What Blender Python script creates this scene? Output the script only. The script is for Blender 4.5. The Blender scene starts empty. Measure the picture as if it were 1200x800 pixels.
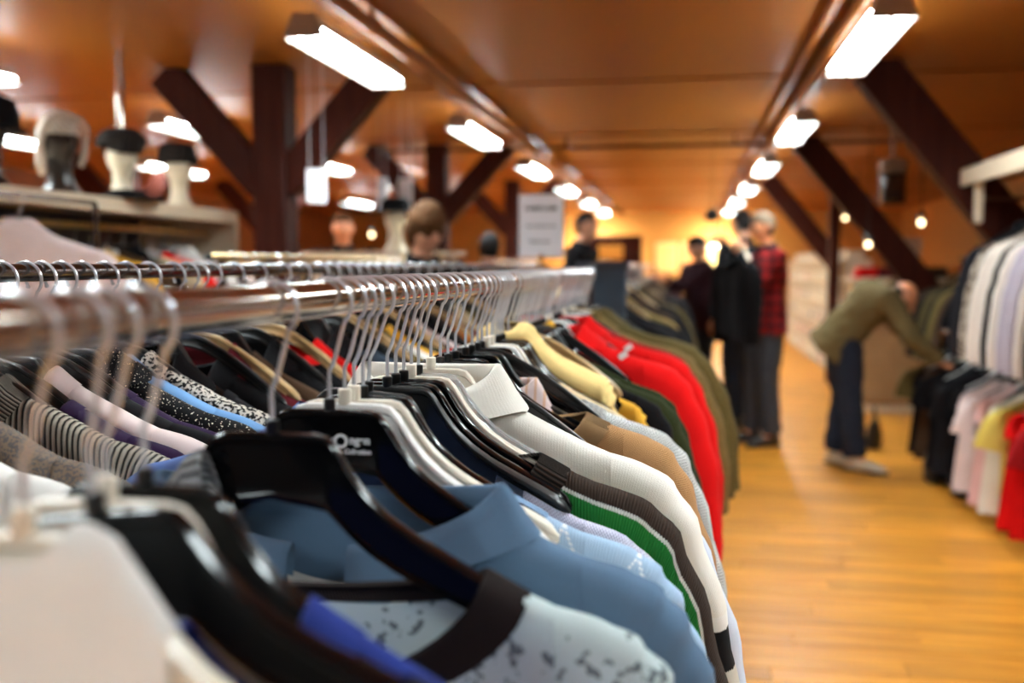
import bpy, bmesh, math, random
from math import sin, cos, pi, sqrt, exp, atan2, radians as R
from mathutils import Vector, Matrix, noise
random.seed(7)
S = bpy.context.scene
COL = S.collection

# ------------------------------------------------------------------ camera
CZ = 1.40
YAW = math.atan(205/1167.); PITCH = math.atan(92/1167.*cos(YAW))
cd = bpy.data.cameras.new('camera'); cam = bpy.data.objects.new('camera', cd); COL.objects.link(cam)
cam.location = (0, 0, CZ); cam.rotation_euler = (pi/2-PITCH, 0, YAW)
cd.sensor_width = 36; cd.lens = 1167*36/1200.; cd.clip_start = .02
cd.dof.use_dof = True; cd.dof.focus_distance = 1.32; cd.dof.aperture_fstop = 2.2; cd.dof.aperture_blades = 7
S.camera = cam
# ------------------------------------------------------------------ world, exposure
w = bpy.data.worlds.new('world'); S.world = w; w.use_nodes = True
w.node_tree.nodes['Background'].inputs[0].default_value = (1, .8, .6, 1)
w.node_tree.nodes['Background'].inputs[1].default_value = .02
S.view_settings.view_transform = 'Standard'; S.view_settings.look = 'None'
S.view_settings.exposure = 1.35; S.view_settings.gamma = 1.0
LAMP = 48.0            # strength of the fluorescent fittings

# ------------------------------------------------------------------ materials
MATS = {}
def nt(name):
    m = bpy.data.materials.new(name); m.use_nodes = True
    return m, m.node_tree.nodes, m.node_tree.links, m.node_tree.nodes['Principled BSDF']
def c4(c): return (c[0], c[1], c[2], 1)
def plain(name, col, rough=.5, metal=0, bump=0, bscale=60, spec=.5, coat=0, var=.12, trans=0, emit=None, es=0):
    if name in MATS: return MATS[name]
    m, N, L, b = nt(name)
    b.inputs['Roughness'].default_value = rough; b.inputs['Metallic'].default_value = metal
    b.inputs['Specular IOR Level'].default_value = spec; b.inputs['Coat Weight'].default_value = coat
    b.inputs['Transmission Weight'].default_value = trans
    tc = N.new('ShaderNodeTexCoord'); nz = N.new('ShaderNodeTexNoise'); nz.inputs['Scale'].default_value = bscale*.15
    L.new(tc.outputs['Object'], nz.inputs['Vector'])
    mx = N.new('ShaderNodeMix'); mx.data_type = 'RGBA'
    L.new(nz.outputs['Fac'], mx.inputs['Factor'])
    mx.inputs[6].default_value = c4([x*(1-var) for x in col]); mx.inputs[7].default_value = c4([min(1, x*(1+var)) for x in col])
    L.new(mx.outputs[2], b.inputs['Base Color'])
    if bump:
        n2 = N.new('ShaderNodeTexNoise'); n2.inputs['Scale'].default_value = bscale; n2.inputs['Detail'].default_value = 4
        L.new(tc.outputs['Object'], n2.inputs['Vector'])
        bp = N.new('ShaderNodeBump'); bp.inputs['Strength'].default_value = bump; bp.inputs['Distance'].default_value = .005
        L.new(n2.outputs['Fac'], bp.inputs['Height']); L.new(bp.outputs[0], b.inputs['Normal'])
    if emit:
        b.inputs['Emission Color'].default_value = c4(emit); b.inputs['Emission Strength'].default_value = es
    MATS[name] = m; return m

def wood(name, c1, c2, rough=.4, sx=2, sy=30, sz=30, rnd=False, bump=.1, spec=.5):
    if name in MATS: return MATS[name]
    m, N, L, b = nt(name)
    tc = N.new('ShaderNodeTexCoord'); mp = N.new('ShaderNodeMapping'); mp.inputs['Scale'].default_value = (sx, sy, sz)
    L.new(tc.outputs['Object'], mp.inputs['Vector'])
    nz = N.new('ShaderNodeTexNoise'); nz.inputs['Scale'].default_value = 1; nz.inputs['Detail'].default_value = 6
    if rnd:
        nz.noise_dimensions = '4D'
        oi = N.new('ShaderNodeObjectInfo'); ge = N.new('ShaderNodeNewGeometry')
        ad = N.new('ShaderNodeMath'); ad.operation = 'ADD'
        L.new(oi.outputs['Random'], ad.inputs[0]); L.new(ge.outputs['Random Per Island'], ad.inputs[1])
        mu = N.new('ShaderNodeMath'); mu.operation = 'MULTIPLY'; mu.inputs[1].default_value = 37
        L.new(ad.outputs[0], mu.inputs[0]); L.new(mu.outputs[0], nz.inputs['W'])
    L.new(mp.outputs[0], nz.inputs['Vector'])
    cr = N.new('ShaderNodeValToRGB'); cr.color_ramp.elements[0].position = .3; cr.color_ramp.elements[1].position = .7
    cr.color_ramp.elements[0].color = c4(c1); cr.color_ramp.elements[1].color = c4(c2)
    L.new(nz.outputs['Fac'], cr.inputs[0])
    out = cr.outputs[0]
    if rnd:
        fr = N.new('ShaderNodeMath'); fr.operation = 'FRACT'; L.new(mu.outputs[0], fr.inputs[0])
        hs = N.new('ShaderNodeHueSaturation'); mr = N.new('ShaderNodeMapRange')
        mr.inputs[3].default_value = .82; mr.inputs[4].default_value = 1.18
        L.new(fr.outputs[0], mr.inputs[0]); L.new(mr.outputs[0], hs.inputs['Value']); L.new(out, hs.inputs['Color']); out = hs.outputs[0]
    L.new(out, b.inputs['Base Color'])
    b.inputs['Roughness'].default_value = rough; b.inputs['Specular IOR Level'].default_value = spec
    bp = N.new('ShaderNodeBump'); bp.inputs['Strength'].default_value = bump; bp.inputs['Distance'].default_value = .004
    L.new(nz.outputs['Fac'], bp.inputs['Height']); L.new(bp.outputs[0], b.inputs['Normal'])
    MATS[name] = m; return m

def cloth(name, col, kind='plain', c2=None, f=120., bands=None, rough=.9, bump=.35, knit=True):
    """fabric; UV = (metres along the shoulder line, metres below it)"""
    if name in MATS: return MATS[name]
    m, N, L, b = nt(name)
    c2 = c2 or [x*.6 for x in col]
    b.inputs['Roughness'].default_value = rough; b.inputs['Specular IOR Level'].default_value = .12
    b.inputs['Sheen Weight'].default_value = .02
    uv = N.new('ShaderNodeUVMap'); tc = N.new('ShaderNodeTexCoord')
    sp = N.new('ShaderNodeSeparateXYZ'); L.new(uv.outputs[0], sp.inputs[0])
    so = N.new('ShaderNodeSeparateXYZ'); L.new(tc.outputs['Object'], so.inputs[0])
    U, V, Z, X = sp.outputs[0], sp.outputs[1], so.outputs[2], so.outputs[0]
    def mt(op, a, c=None, d=None):
        n = N.new('ShaderNodeMath'); n.operation = op
        for i, q in enumerate((a, c, d)):
            if q is None: continue
            if isinstance(q, (int, float)): n.inputs[i].default_value = q
            else: L.new(q, n.inputs[i])
        return n.outputs[0]
    def mixc(fac, a, c):
        n = N.new('ShaderNodeMix'); n.data_type = 'RGBA'
        if isinstance(fac, (int, float)): n.inputs[0].default_value = fac
        else: L.new(fac, n.inputs[0])
        for i, q in ((6, a), (7, c)):
            if isinstance(q, (tuple, list)): n.inputs[i].default_value = c4(q)
            else: L.new(q, n.inputs[i])
        return n.outputs[2]
    def noi(sc, det=3, vec=None):
        n = N.new('ShaderNodeTexNoise'); n.inputs['Scale'].default_value = sc; n.inputs['Detail'].default_value = det
        L.new(vec or tc.outputs['Object'], n.inputs['Vector']); return n.outputs['Fac']
    soft = noi(14, 2)
    base = mixc(soft, [x*.9 for x in col], [min(1, x*1.08) for x in col])
    h = None
    def smooth_step(v, lo, hi):
        n = N.new('ShaderNodeMapRange'); n.inputs[1].default_value = lo; n.inputs[2].default_value = hi
        L.new(v, n.inputs[0]); return n.outputs[0]
    fine = noi(900, 2)
    if kind == 'rib':
        s = mt('SINE', mt('MULTIPLY', U, f*2*pi)); h = mt('MULTIPLY', s, .5)
        base = mixc(smooth_step(s, -.9, .2), c2, base)
    elif kind == 'ribz':
        s = mt('SINE', mt('MULTIPLY', mt('ADD', V, mt('MULTIPLY', noi(9), .01)), f*2*pi)); h = mt('MULTIPLY', s, .5)
        base = mixc(smooth_step(s, -.3, .3), c2, base)
    elif kind in ('vbands', 'zbands'):
        src = V if kind == 'vbands' else mt('MULTIPLY', Z, -1)
        jag = mt('MULTIPLY', mt('SINE', mt('MULTIPLY', U, 1900)), .0009)
        src = mt('ADD', src, jag)
        for lo, hi, cc in bands:
            fac = mt('MULTIPLY', mt('GREATER_THAN', src, lo), mt('LESS_THAN', src, hi))
            base = mixc(fac, base, cc)
        h = mt('MULTIPLY', mt('SINE', mt('MULTIPLY', U, 2*pi*260)), .35 if kind == 'vbands' else .04)
    elif kind == 'hstripe':
        s = mt('SINE', mt('MULTIPLY', Z, f*2*pi)); base = mixc(mt('GREATER_THAN', s, .2), base, c2)
    elif kind == 'vstripe':
        s = mt('SINE', mt('MULTIPLY', X, f*2*pi)); base = mixc(mt('GREATER_THAN', s, .55), base, c2)
    elif kind == 'argyle':
        a = mt('ABSOLUTE', mt('SUBTRACT', mt('FRACT', mt('ADD', mt('MULTIPLY', U, 11), mt('MULTIPLY', V, 6))), .5))
        c = mt('ABSOLUTE', mt('SUBTRACT', mt('FRACT', mt('SUBTRACT', mt('MULTIPLY', U, 11), mt('MULTIPLY', V, 6))), .5))
        ln = mt('MAXIMUM', mt('LESS_THAN', a, .022), mt('LESS_THAN', c, .022))
        dash = mt('GREATER_THAN', mt('SINE', mt('MULTIPLY', V, 1500)), -.4)
        base = mixc(mt('MULTIPLY', ln, dash), base, c2)
        h = mt('MULTIPLY', mt('SINE', mt('MULTIPLY', U, 2*pi*300)), .3)
    elif kind == 'tweed':
        n1 = noi(260, 4); base = mixc(smooth_step(n1, .38, .62), c2, base)
        s = mt('SINE', mt('MULTIPLY', X, 2*pi*70)); s2 = mt('SINE', mt('MULTIPLY', Z, 2*pi*60))
        base = mixc(mt('MULTIPLY', mt('GREATER_THAN', mt('MULTIPLY', s, s2), .2), .35), base, [x*.45 for x in col])
        h = n1
    elif kind == 'speckle':
        n1 = noi(f, 1); base = mixc(mt('GREATER_THAN', n1, .52), base, c2); h = n1
    elif kind == 'sparkle':
        n1 = noi(330, 0); base = mixc(mt('GREATER_THAN', n1, .74), base, c2)
    elif kind == 'print':
        n1 = noi(85, 5); n2 = noi(10, 1)
        k = mt('MULTIPLY', mt('GREATER_THAN', n1, .575), mt('GREATER_THAN', n2, .50)); base = mixc(mt('MULTIPLY', k, .8), base, c2)
    elif kind == 'plaid':
        s = mt('SINE', mt('MULTIPLY', X, 2*pi*f)); s2 = mt('SINE', mt('MULTIPLY', Z, 2*pi*f))
        base = mixc(mt('MULTIPLY', mt('GREATER_THAN', s, .1), .6), base, c2)
        base = mixc(mt('MULTIPLY', mt('GREATER_THAN', s2, .1), .6), base, c2)
    elif kind == 'knit':
        h = mt('MULTIPLY', mt('SINE', mt('MULTIPLY', U, f*2*pi)), mt('SINE', mt('MULTIPLY', V, f*2*pi)))
        base = mixc(smooth_step(h, -.8, .1), c2, base)
    L.new(base, b.inputs['Base Color'])
    hh = mt('MULTIPLY', fine, .35)
    if h is not None: hh = mt('ADD', hh, h)
    hh = mt('ADD', hh, mt('MULTIPLY', noi(22, 4), .8))
    bp = N.new('ShaderNodeBump'); bp.inputs['Strength'].default_value = bump; bp.inputs['Distance'].default_value = .0035
    L.new(hh, bp.inputs['Height']); L.new(bp.outputs[0], b.inputs['Normal'])
    MATS[name] = m; return m

CHROME = plain('chrome', (.66, .57, .48), .13, 1, var=.03)
WIRE = plain('hook_wire', (.86, .88, .92), .2, .6, var=.04)
BRASS = plain('brass_rail', (.75, .52, .2), .28, 1, var=.05)
DARKRAIL = plain('dark_chrome', (.16, .13, .12), .2, 1, var=.05)
BLACK = plain('black_plastic', (.0025, .0025, .003),   .13, 0, spec=.24, var=.1)
BLACKM = plain('black_satin', (.005, .005, .005), .33, 0, var=.1)
CREAM = plain('cream_plastic', (.78, .70, .58), .3, var=.04)
WHITEP = plain('white_plastic', (.82, .80, .77), .35, var=.03)
WOODH = wood('hanger_wood', (.42, .25, .10), (.58, .38, .18), .35, 4, 60, 60)
CLEAR = plain('clear_plastic', (.86, .86, .86), .08, 0, trans=.75, var=.02)
POSTW = wood('dark_beam_wood', (.030, .005, .003), (.060, .012, .006), .55, 30, 30, 2, spec=.15)
PAINTW = plain('shelf_cream_paint', (.66, .53, .38), .45, bump=.05, var=.05)
SHELFW = plain('shelf_white', (.85, .74, .55), .5, var=.05)
SKIN = plain('skin', (.62, .30, .18), .5, bump=.05, bscale=200, var=.1)
SKINR = plain('skin_flushed', (.78, .30, .14), .45, bump=.05, bscale=200, var=.1)
HAIRB = plain('hair_brown', (.11, .048, .018), .8, spec=.15, bump=.6, bscale=90, var=.35)
HAIRK = plain('hair_black', (.012, .009, .008), .7, spec=.15, bump=.6, bscale=90, var=.3)
HAIRG = plain('hair_greying', (.16, .11, .07), .8, spec=.15, bump=.6, bscale=90, var=.3)
EYE = plain('eye', (.03, .02, .015), .1)
MANW = plain('mannequin_white', (.80, .70, .52), .45, var=.03)
MANK = plain('mannequin_black', (.02, .013, .010), .28, var=.1)

# ------------------------------------------------------------------ mesh helpers
def link(o, parent=None):
    COL.objects.link(o)
    if parent is not None: o.parent = parent
    return o
def tag(o, label=None, cat=None, group=None, kind=None):
    if label: o['label'] = label
    if cat: o['category'] = cat
    if group: o['group'] = group
    if kind: o['kind'] = kind
    return o
def empty(name, loc, label, cat, group=None, rz=0, ry=0):
    o = bpy.data.objects.new(name, None); o.empty_display_size = .05; link(o)
    o.location = loc; o.rotation_euler = (0, ry, rz); return tag(o, label, cat, group)
class G:
    def __init__(s): s.v = []; s.f = []; s.uv = []
    def add(s, V, F, UV=None):
        b = len(s.v); s.v += [tuple(p) for p in V]; s.f += [tuple(i+b for i in f) for f in F]
        s.uv += (UV if UV else [(p[0], p[2]) for p in V]); return s
    def grid(s, rows, close=False, UV=None, capa=False, capb=False):
        n = len(rows[0]); V = [p for r in rows for p in r]; F = []
        for i in range(len(rows)-1):
            for j in range(n if close else n-1):
                k = (j+1) % n; F.append((i*n+j, i*n+k, (i+1)*n+k, (i+1)*n+j))
        if capa: F.append(tuple(range(n))[::-1])
        if capb: F.append(tuple((len(rows)-1)*n+j for j in range(n)))
        return s.add(V, F, [u for r in UV for u in r] if UV else None)
    def box(s, c, d, rot=None, bev=0):
        x, y, z = [q/2 for q in d]
        if bev:
            b = min(bev, x*.9, y*.9, z*.9); V = []; 
            for sx in (-1, 1):
                for sy in (-1, 1):
                    for sz in (-1, 1):
                        V += [(sx*x, sy*(y-b), sz*(z-b)), (sx*(x-b), sy*y, sz*(z-b)), (sx*(x-b), sy*(y-b), sz*z)]
            bm = bmesh.new(); [bm.verts.new(p) for p in V]; bmesh.ops.convex_hull(bm, input=bm.verts)
            bm.verts.index_update(); V = [v.co.copy() for v in bm.verts]; F = [[v.index for v in f.verts] for f in bm.faces]; bm.free()
        else:
            V = [(-x, -y, -z), (x, -y, -z), (x, y, -z), (-x, y, -z), (-x, -y, z), (x, -y, z), (x, y, z), (-x, y, z)]
            F = [(0, 3, 2, 1), (4, 5, 6, 7), (0, 1, 5, 4), (1, 2, 6, 5), (2, 3, 7, 6), (3, 0, 4, 7)]
        V = [Vector(p) for p in V]
        if rot is not None: V = [rot @ p for p in V]
        c = Vector(c); return s.add([p+c for p in V], F)
    def tube(s, path, r, seg=10, cap=True, ell=None, side=None):
        P = [Vector(p) for p in path]; rows = []; n = len(P)
        rr = r if isinstance(r, (list, tuple)) else [r]*n
        up = Vector(side) if side is not None else None; prev = None
        for i in range(n):
            t = (P[min(i+1, n-1)]-P[max(i-1, 0)]).normalized()
            if up is not None: a = (up - t*up.dot(t)).normalized()
            elif prev is None:
                q = Vector((0, 0, 1)) if abs(t.z) < .9 else Vector((1, 0, 0)); a = (q - t*q.dot(t)).normalized()
            else: a = (prev - t*prev.dot(t)).normalized()
            prev = a; b = t.cross(a)
            e = ell[i] if ell else rr[i]
            rows.append([P[i]+a*rr[i]*cos(2*pi*k/seg)+b*e*sin(2*pi*k/seg) for k in range(seg)])
        return s.grid(rows, True, capa=cap, capb=cap)
    def lathe(s, prof, seg=24, c=(0, 0, 0)):
        rows = [[(c[0]+r*cos(2*pi*k/seg), c[1]+r*sin(2*pi*k/seg), c[2]+z) for k in range(seg)] for r, z in prof]
        return s.grid(rows, True, capa=True, capb=True)
    def ball(s, c, r, seg=16, rings=10, rot=None):
        r = r if isinstance(r, (tuple, list)) else (r, r, r); rows = []
        for i in range(1, rings):
            a = pi*i/rings-pi/2
            rows.append([Vector((r[0]*cos(a)*cos(2*pi*k/seg), r[1]*cos(a)*sin(2*pi*k/seg), r[2]*sin(a))) for k in range(seg)])
        if rot is not None: rows = [[rot @ p for p in q] for q in rows]
        c = Vector(c); rows = [[p+c for p in q] for q in rows]
        return s.grid(rows, True, capa=True, capb=True)
    def mesh(s, name, mat, smooth=True, weld=0):
        m = bpy.data.meshes.new(name); m.from_pydata(s.v, [], s.f)
        ul = m.uv_layers.new(name='UVMap'); li = [0]*len(m.loops); m.loops.foreach_get('vertex_index', li)
        flat = []; 
        for i in li: flat += s.uv[i][:2]
        ul.data.foreach_set('uv', flat)
        if weld:
            bm = bmesh.new(); bm.from_mesh(m); bmesh.ops.remove_doubles(bm, verts=bm.verts, dist=weld); bm.to_mesh(m); bm.free()
        if smooth:
            m.polygons.foreach_set('use_smooth', [True]*len(m.polygons))
            if smooth != 'all': m.set_sharp_from_angle(angle=R(40))
        m.materials.append(mat); m.update(); return m
    def obj(s, name, mat, parent=None, smooth=True, weld=0, loc=None):
        o = bpy.data.objects.new(name, s.mesh(name, mat, smooth, weld)); link(o, parent)
        if loc: o.location = loc
        return o
def inst(name, me, parent): return link(bpy.data.objects.new(name, me), parent)
TMP = bpy.data.scenes.new('tmp')     # lone scene used only to evaluate modifiers quickly
def evalmesh(o):
    TMP.collection.objects.link(o); vl = TMP.view_layers[0]; vl.update(); dg = vl.depsgraph; dg.update()
    me = bpy.data.meshes.new_from_object(o.evaluated_get(dg)); TMP.collection.objects.unlink(o); return me
def bake(o, mods):
    for t, kw in mods:
        md = o.modifiers.new(t, t)
        for k, v in kw.items(): setattr(md, k, v)
    me = evalmesh(o)
    o.modifiers.clear(); old = o.data; o.data = me; me.name = old.name; bpy.data.meshes.remove(old)
    me.polygons.foreach_set('use_smooth', [True]*len(me.polygons)); return o
def lerp(a, b, t): return a+(b-a)*t
def interp(T, x):
    if x <= T[0][0]: return T[0][1]
    for (a, p), (b, q) in zip(T, T[1:]):
        if x <= b: return p+(q-p)*(x-a)/(b-a)
    return T[-1][1]
def spline(pts, n):
    """Catmull-Rom through 2-D points"""
    out = []; P = [pts[0]]+list(pts)+[pts[-1]]
    segs = len(pts)-1
    for i in range(n):
        t = i/(n-1)*segs; k = min(int(t), segs-1); f = t-k; a, b, c, d = P[k:k+4]
        out.append(tuple(.5*((2*b[j])+(-a[j]+c[j])*f+(2*a[j]-5*b[j]+4*c[j]-d[j])*f*f+(-a[j]+3*b[j]-3*c[j]+d[j])*f**3) for j in range(len(b))))
    return out

# ------------------------------------------------------------------ structure
CEIL = 2.55
FLOORW = wood('floor_planks', (.50, .17, .012), (.80, .33, .035), .38, 3, 45, 30, rnd=True, bump=.12, spec=.35)
CEILM = plain('ceiling_gloss_panel', (.31, .097, .011), .42, bump=.05, bscale=3, spec=.28, var=.1)
WALLM = plain('wall_warm_paint', (.46, .22, .055), .6, bump=.05, var=.08)
WALLL = wood('wall_boards', (.20, .065, .02), (.32, .12, .04), .45, 2, 2, 25)
X0, X1, Y0, Y1 = -8.0, 4.4, -3.0, 22.0
g = G(); g.box(((X0+X1)/2, (Y0+Y1)/2, -.06), (X1-X0, Y1-Y0, .08)); fl = g.obj('floor', FLOORW, smooth=False); tag(fl, kind='structure')
# planks run across the aisle; near ones are single pieces, the rest one joined piece
PL, PW, PH = 1.3, .115, .018
pm = G(); pm.box((0, 0, 0), (PL-.003, PW-.0025, PH), bev=.0015); pmesh = pm.mesh('plank', FLOORW, False)
rest = G(); npl = 0; row = 0; y = Y0+.1
while y < Y1-.1:
    off = (row*.47) % PL; x = X0+off
    while x < X1+.3:
        cx, cy = x, y
        if .0 < cx < 2.9 and 2.7 < cy < 5.6:
            o = inst('plank', pmesh, fl); o.location = (cx, cy, -.012+random.uniform(-.0008, .0008)); npl += 1
        elif cy < 12 and -1.5 < cx < 3.2 and cy > 2:
            rest.box((cx, cy, -.012+random.uniform(-.0008, .0008)), (PL-.003, PW-.0025, PH))
        else:
            rest.box((cx, cy, -.012), (PL-.003, PW-.0025, PH))
        x += PL
    y += PW; row += 1
tag(rest.obj('planks_beyond', FLOORW, fl, smooth=False), kind='stuff')
g = G(); g.box(((X0+X1)/2, (Y0+Y1)/2, CEIL+.05), (X1-X0, Y1-Y0, .1)); ce = g.obj('ceiling', CEILM, smooth=False); tag(ce, kind='structure')
# shallow cover strips between the ceiling panels
for k in range(9):
    g = G(); g.box((-1.8, -1.4+k*2.6, CEIL-.004), (12.3, .045, .01)); g.obj('cover_strip', CEILM, ce, smooth=False)
g = G(); g.box(((X0+X1)/2, Y1+.05, 1.27), (X1-X0+.2, .1, 2.62)); tag(g.obj('wall_back', WALLM, smooth=False), kind='structure')
g = G(); g.box(((X0+X1)/2, Y0-.05, 1.27), (X1-X0+.2, .1, 2.62)); tag(g.obj('wall_front', plain('wall_grey', (.16, .14, .13), .7), smooth=False), kind='structure')
g = G(); g.box((X0-.05, (Y0+Y1)/2, 1.27), (.1, Y1-Y0, 2.62)); tag(g.obj('wall_left', WALLL, smooth=False), kind='structure')
g = G(); g.box((X1+.05, (Y0+Y1)/2, 1.27), (.1, Y1-Y0, 2.62)); tag(g.obj('wall_right', WALLM, smooth=False), kind='structure')
# pipes and trunking under the ceiling
for nm, x, z, r in (('left', -1.42, 2.47, .035), ('right', .70, 2.47, .03), ('left', -1.56, 2.52, .02), ('right', .60, 2.51, .018)):
    p = empty('overhead_pipe', (x, 9.4, z), '%s ochre painted pipe running lengthwise beside the %s row of strip lights' % ('thick' if r > .025 else 'thin', nm), 'pipe')
    g = G(); g.tube([(0, -12, 0), (0, 12.5, 0)], r, 12); g.obj('tube', CEILM, p)
    for k in range(8):
        g = G(); g.tube([(0, -11+k*3, 0), (0, -10.96+k*3, 0)], r+.008, 12); g.box((0, -10.98+k*3, (CEIL-z)/2), (.02, .03, CEIL-z)); g.obj('bracket', CEILM, p)
p = empty('overhead_pipe', (-.7, 9.15, 2.46), 'thin brown pipe crossing the ceiling from side to side', 'pipe')
g = G(); g.tube([(-2.2, 0, 0), (2.9, 0, 0)], .018, 10); g.obj('tube', POSTW, p)
for k in range(4):
    g = G(); g.box((-1.9+k*1.5, 0, .045), (.02, .03, .09)); g.obj('bracket', POSTW, p)

def beam(g, a, b, wx, wy):
    """square timber from a to b lying in an x-z plane"""
    a, b = Vector(a), Vector(b); d = b-a; L = d.length
    rot = Matrix.Rotation(atan2(d.x, d.z), 3, 'Y'); g.box((a+b)/2, (wx, wy, L), rot, bev=.008)
for i, yy in enumerate((5.6, 9.5, 13.7)):
    where = ('nearest', 'second', 'third')[i]
    t = empty('timber_post', (-2.4, yy, 0), 'dark red-brown timber post with two angled braces, %s of the left row' % where, 'post')
    g = G(); g.box((0, 0, CEIL/2), (.2, .2, CEIL), bev=.01); g.obj('upright', POSTW, t)
    for sx in (-1, 1):
        g = G(); beam(g, (sx*.06, 0, 1.86), (sx*.68, 0, 2.535), .2, .14); g.obj('brace', POSTW, t)
    t = empty('timber_strut', (.9, yy if i else 6.06, 0), 'long dark timber strut slanting down from the ceiling, %s on the right side' % where, 'beam')
    g = G(); beam(g, (.12, 0, 2.53), (2.0, 0, .2), .24, .16); g.obj('strut', POSTW, t)
t = empty('timber_post', (1.70, 12.27, 0), 'slim dark timber post at the near end of the cream shelving', 'post')
g = G(); g.box((0, 0, CEIL/2), (.12, .12, CEIL), bev=.01); g.obj('upright', POSTW, t)
for i, yy in enumerate((9.5, 13.0)):
    t = empty('timber_post', (-5.7, yy, 0), 'dark timber post far left behind the hat shelf, %s one' % ('nearer', 'farther')[i], 'post')
    g = G(); g.box((0, 0, CEIL/2), (.2, .2, CEIL), bev=.01); g.obj('upright', POSTW, t)
    for sx in (-1, 1):
        g = G(); beam(g, (sx*.06, 0, 1.86), (sx*.68, 0, 2.535), .2, .14); g.obj('brace', POSTW, t)

# ------------------------------------------------------------------ strip lights
LE = plain('lamp_tube_glow', (.9, .95, .9), .4, emit=(.84, .97, 1.0), es=LAMP)
LH = plain('lamp_housing', (.42, .33, .28), .4, var=.03)
LB = plain('lamp_louvre', (.22, .23, .22), .5, var=.02)
hous = G()
for sx in (-1, 1):
    hous.grid([[(sx*.045, -.6, .10), (sx*.045, .6, .10)], [(sx*.092, -.6, .0), (sx*.092, .6, .0)]])
    hous.grid([[(sx*.043, -.6, .098), (sx*.043, .6, .098)], [(sx*.088, -.6, .0), (sx*.088, .6, .0)]])
    hous.grid([[(sx*.092, -.6, .0), (sx*.092, .6, .0)], [(sx*.088, -.6, .0), (sx*.088, .6, .0)]])
hous.grid([[(-.045, -.6, .10), (-.045, .6, .10)], [(.045, -.6, .10), (.045, .6, .10)]])
hous.grid([[(-.043, -.6, .098), (-.043, .6, .098)], [(.043, -.6, .098), (.043, .6, .098)]])
hous = hous.mesh('housing', LH, False)
endp = G(); endp.add([(-.094, 0, -.002), (.094, 0, -.002), (.047, 0, .103), (-.047, 0, .103), (-.094, .006, -.002), (.094, .006, -.002), (.047, .006, .103), (-.047, .006, .103)],
                     [(0, 1, 2, 3), (7, 6, 5, 4), (0, 4, 5, 1), (1, 5, 6, 2), (2, 6, 7, 3), (3, 7, 4, 0)]); endp = endp.mesh('end_plate', LH, False)
glow = G()
glow.box((0, 0, .03), (.16, 1.17, .006)); glow = glow.mesh('light_panel', LE, False)
blade = G(); blade.box((0, 0, .006), (.172, .008, .018)); blade = blade.mesh('louvre_blade', LB, False)
ridge = G(); ridge.box((0, 0, .006), (.009, 1.18, .03)); ridge = ridge.mesh('louvre_spine', LB, False)
allb = G(); [allb.box((0, -.5+k*.1, .006), (.172, .006, .014)) for k in range(11)]; allb = allb.mesh('louvre_blade', LB, False)
rod = G(); rod.tube([(0, 0, .10), (0, 0, .2)], .006, 8); rod = rod.mesh('drop_rod', LH)
def strip_light(x, y, label, near):
    t = empty('strip_light', (x, y+.6, 2.35), label, 'ceiling light', 'louvred strip lights on the ceiling')
    inst('housing', hous, t); inst('light_panel', glow, t); inst('louvre_spine', ridge, t)
    for q in (-.6, .594): inst('end_plate', endp, t).location = (0, q, 0)
    for q in (-.4, .4): inst('drop_rod', rod, t).location = (0, q, 0)
    if near:
        for k in range(11): inst('louvre_blade', blade, t).location = (0, -.5+k*.1, 0)
    else: tag(inst('louvre_blades', allb, t), kind='stuff')
ORD = ['nearest', 'second', 'third', 'fourth', 'fifth', 'sixth', 'seventh', 'eighth']
for rn, x, ys in (('right', .77, [-1.7, 1.1, 4.12, 7.05, 9.9, 12.8, 15.7, 18.6]), ('centre-left', -1.6, [-1.7, 1.1, 4.05, 6.9, 9.8, 12.7, 15.6, 18.5]),
                  ('far-left', -3.6, [.95, 3.65, 6.4, 9.0, 11.9, 14.8]), ('wall-side', -5.3, [3.6, 6.4, 9.1, 12.0, 15.0])):
    for i, yy in enumerate(ys):
        seen = [q for q in ys if q > 3]
        lab = 'glowing louvred strip light, %s of the %s row under the ceiling' % (ORD[seen.index(yy)], rn) if yy > 3 else 'louvred strip light of the %s row, overhead near the camera%s' % (rn, ' and behind it' if yy < 0 else '')
        strip_light(x, yy, lab, 3 < yy < 8)
# bright flood fittings washing the far wall
FL = plain('flood_glow', (1, .9, .7), .4, emit=(1.0, .86, .55), es=170)
for x, lab in ((-2.0, 'left'), (.62, 'right')):
    t = empty('flood_lamp', (x, 21.2, 1.85), 'flood lamp washing the far wall and ceiling with light, %s one' % lab, 'lamp'); rt = Matrix.Rotation(R(-35), 3, 'X')
    g = G(); g.box(rt @ Vector((0, -.05, 0)), (.4, .08, .2), rt, bev=.01); g.obj('case', LH, t)
    g = G(); g.box((0, 0, 0), (.36, .01, .17), rt); g.obj('lit_face', FL, t)
    g = G(); g.tube([(0, -.07, 0), (0, -.16, .06), (0, -.16, CEIL-1.85)], .012, 8); g.obj('bracket', LH, t)

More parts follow.
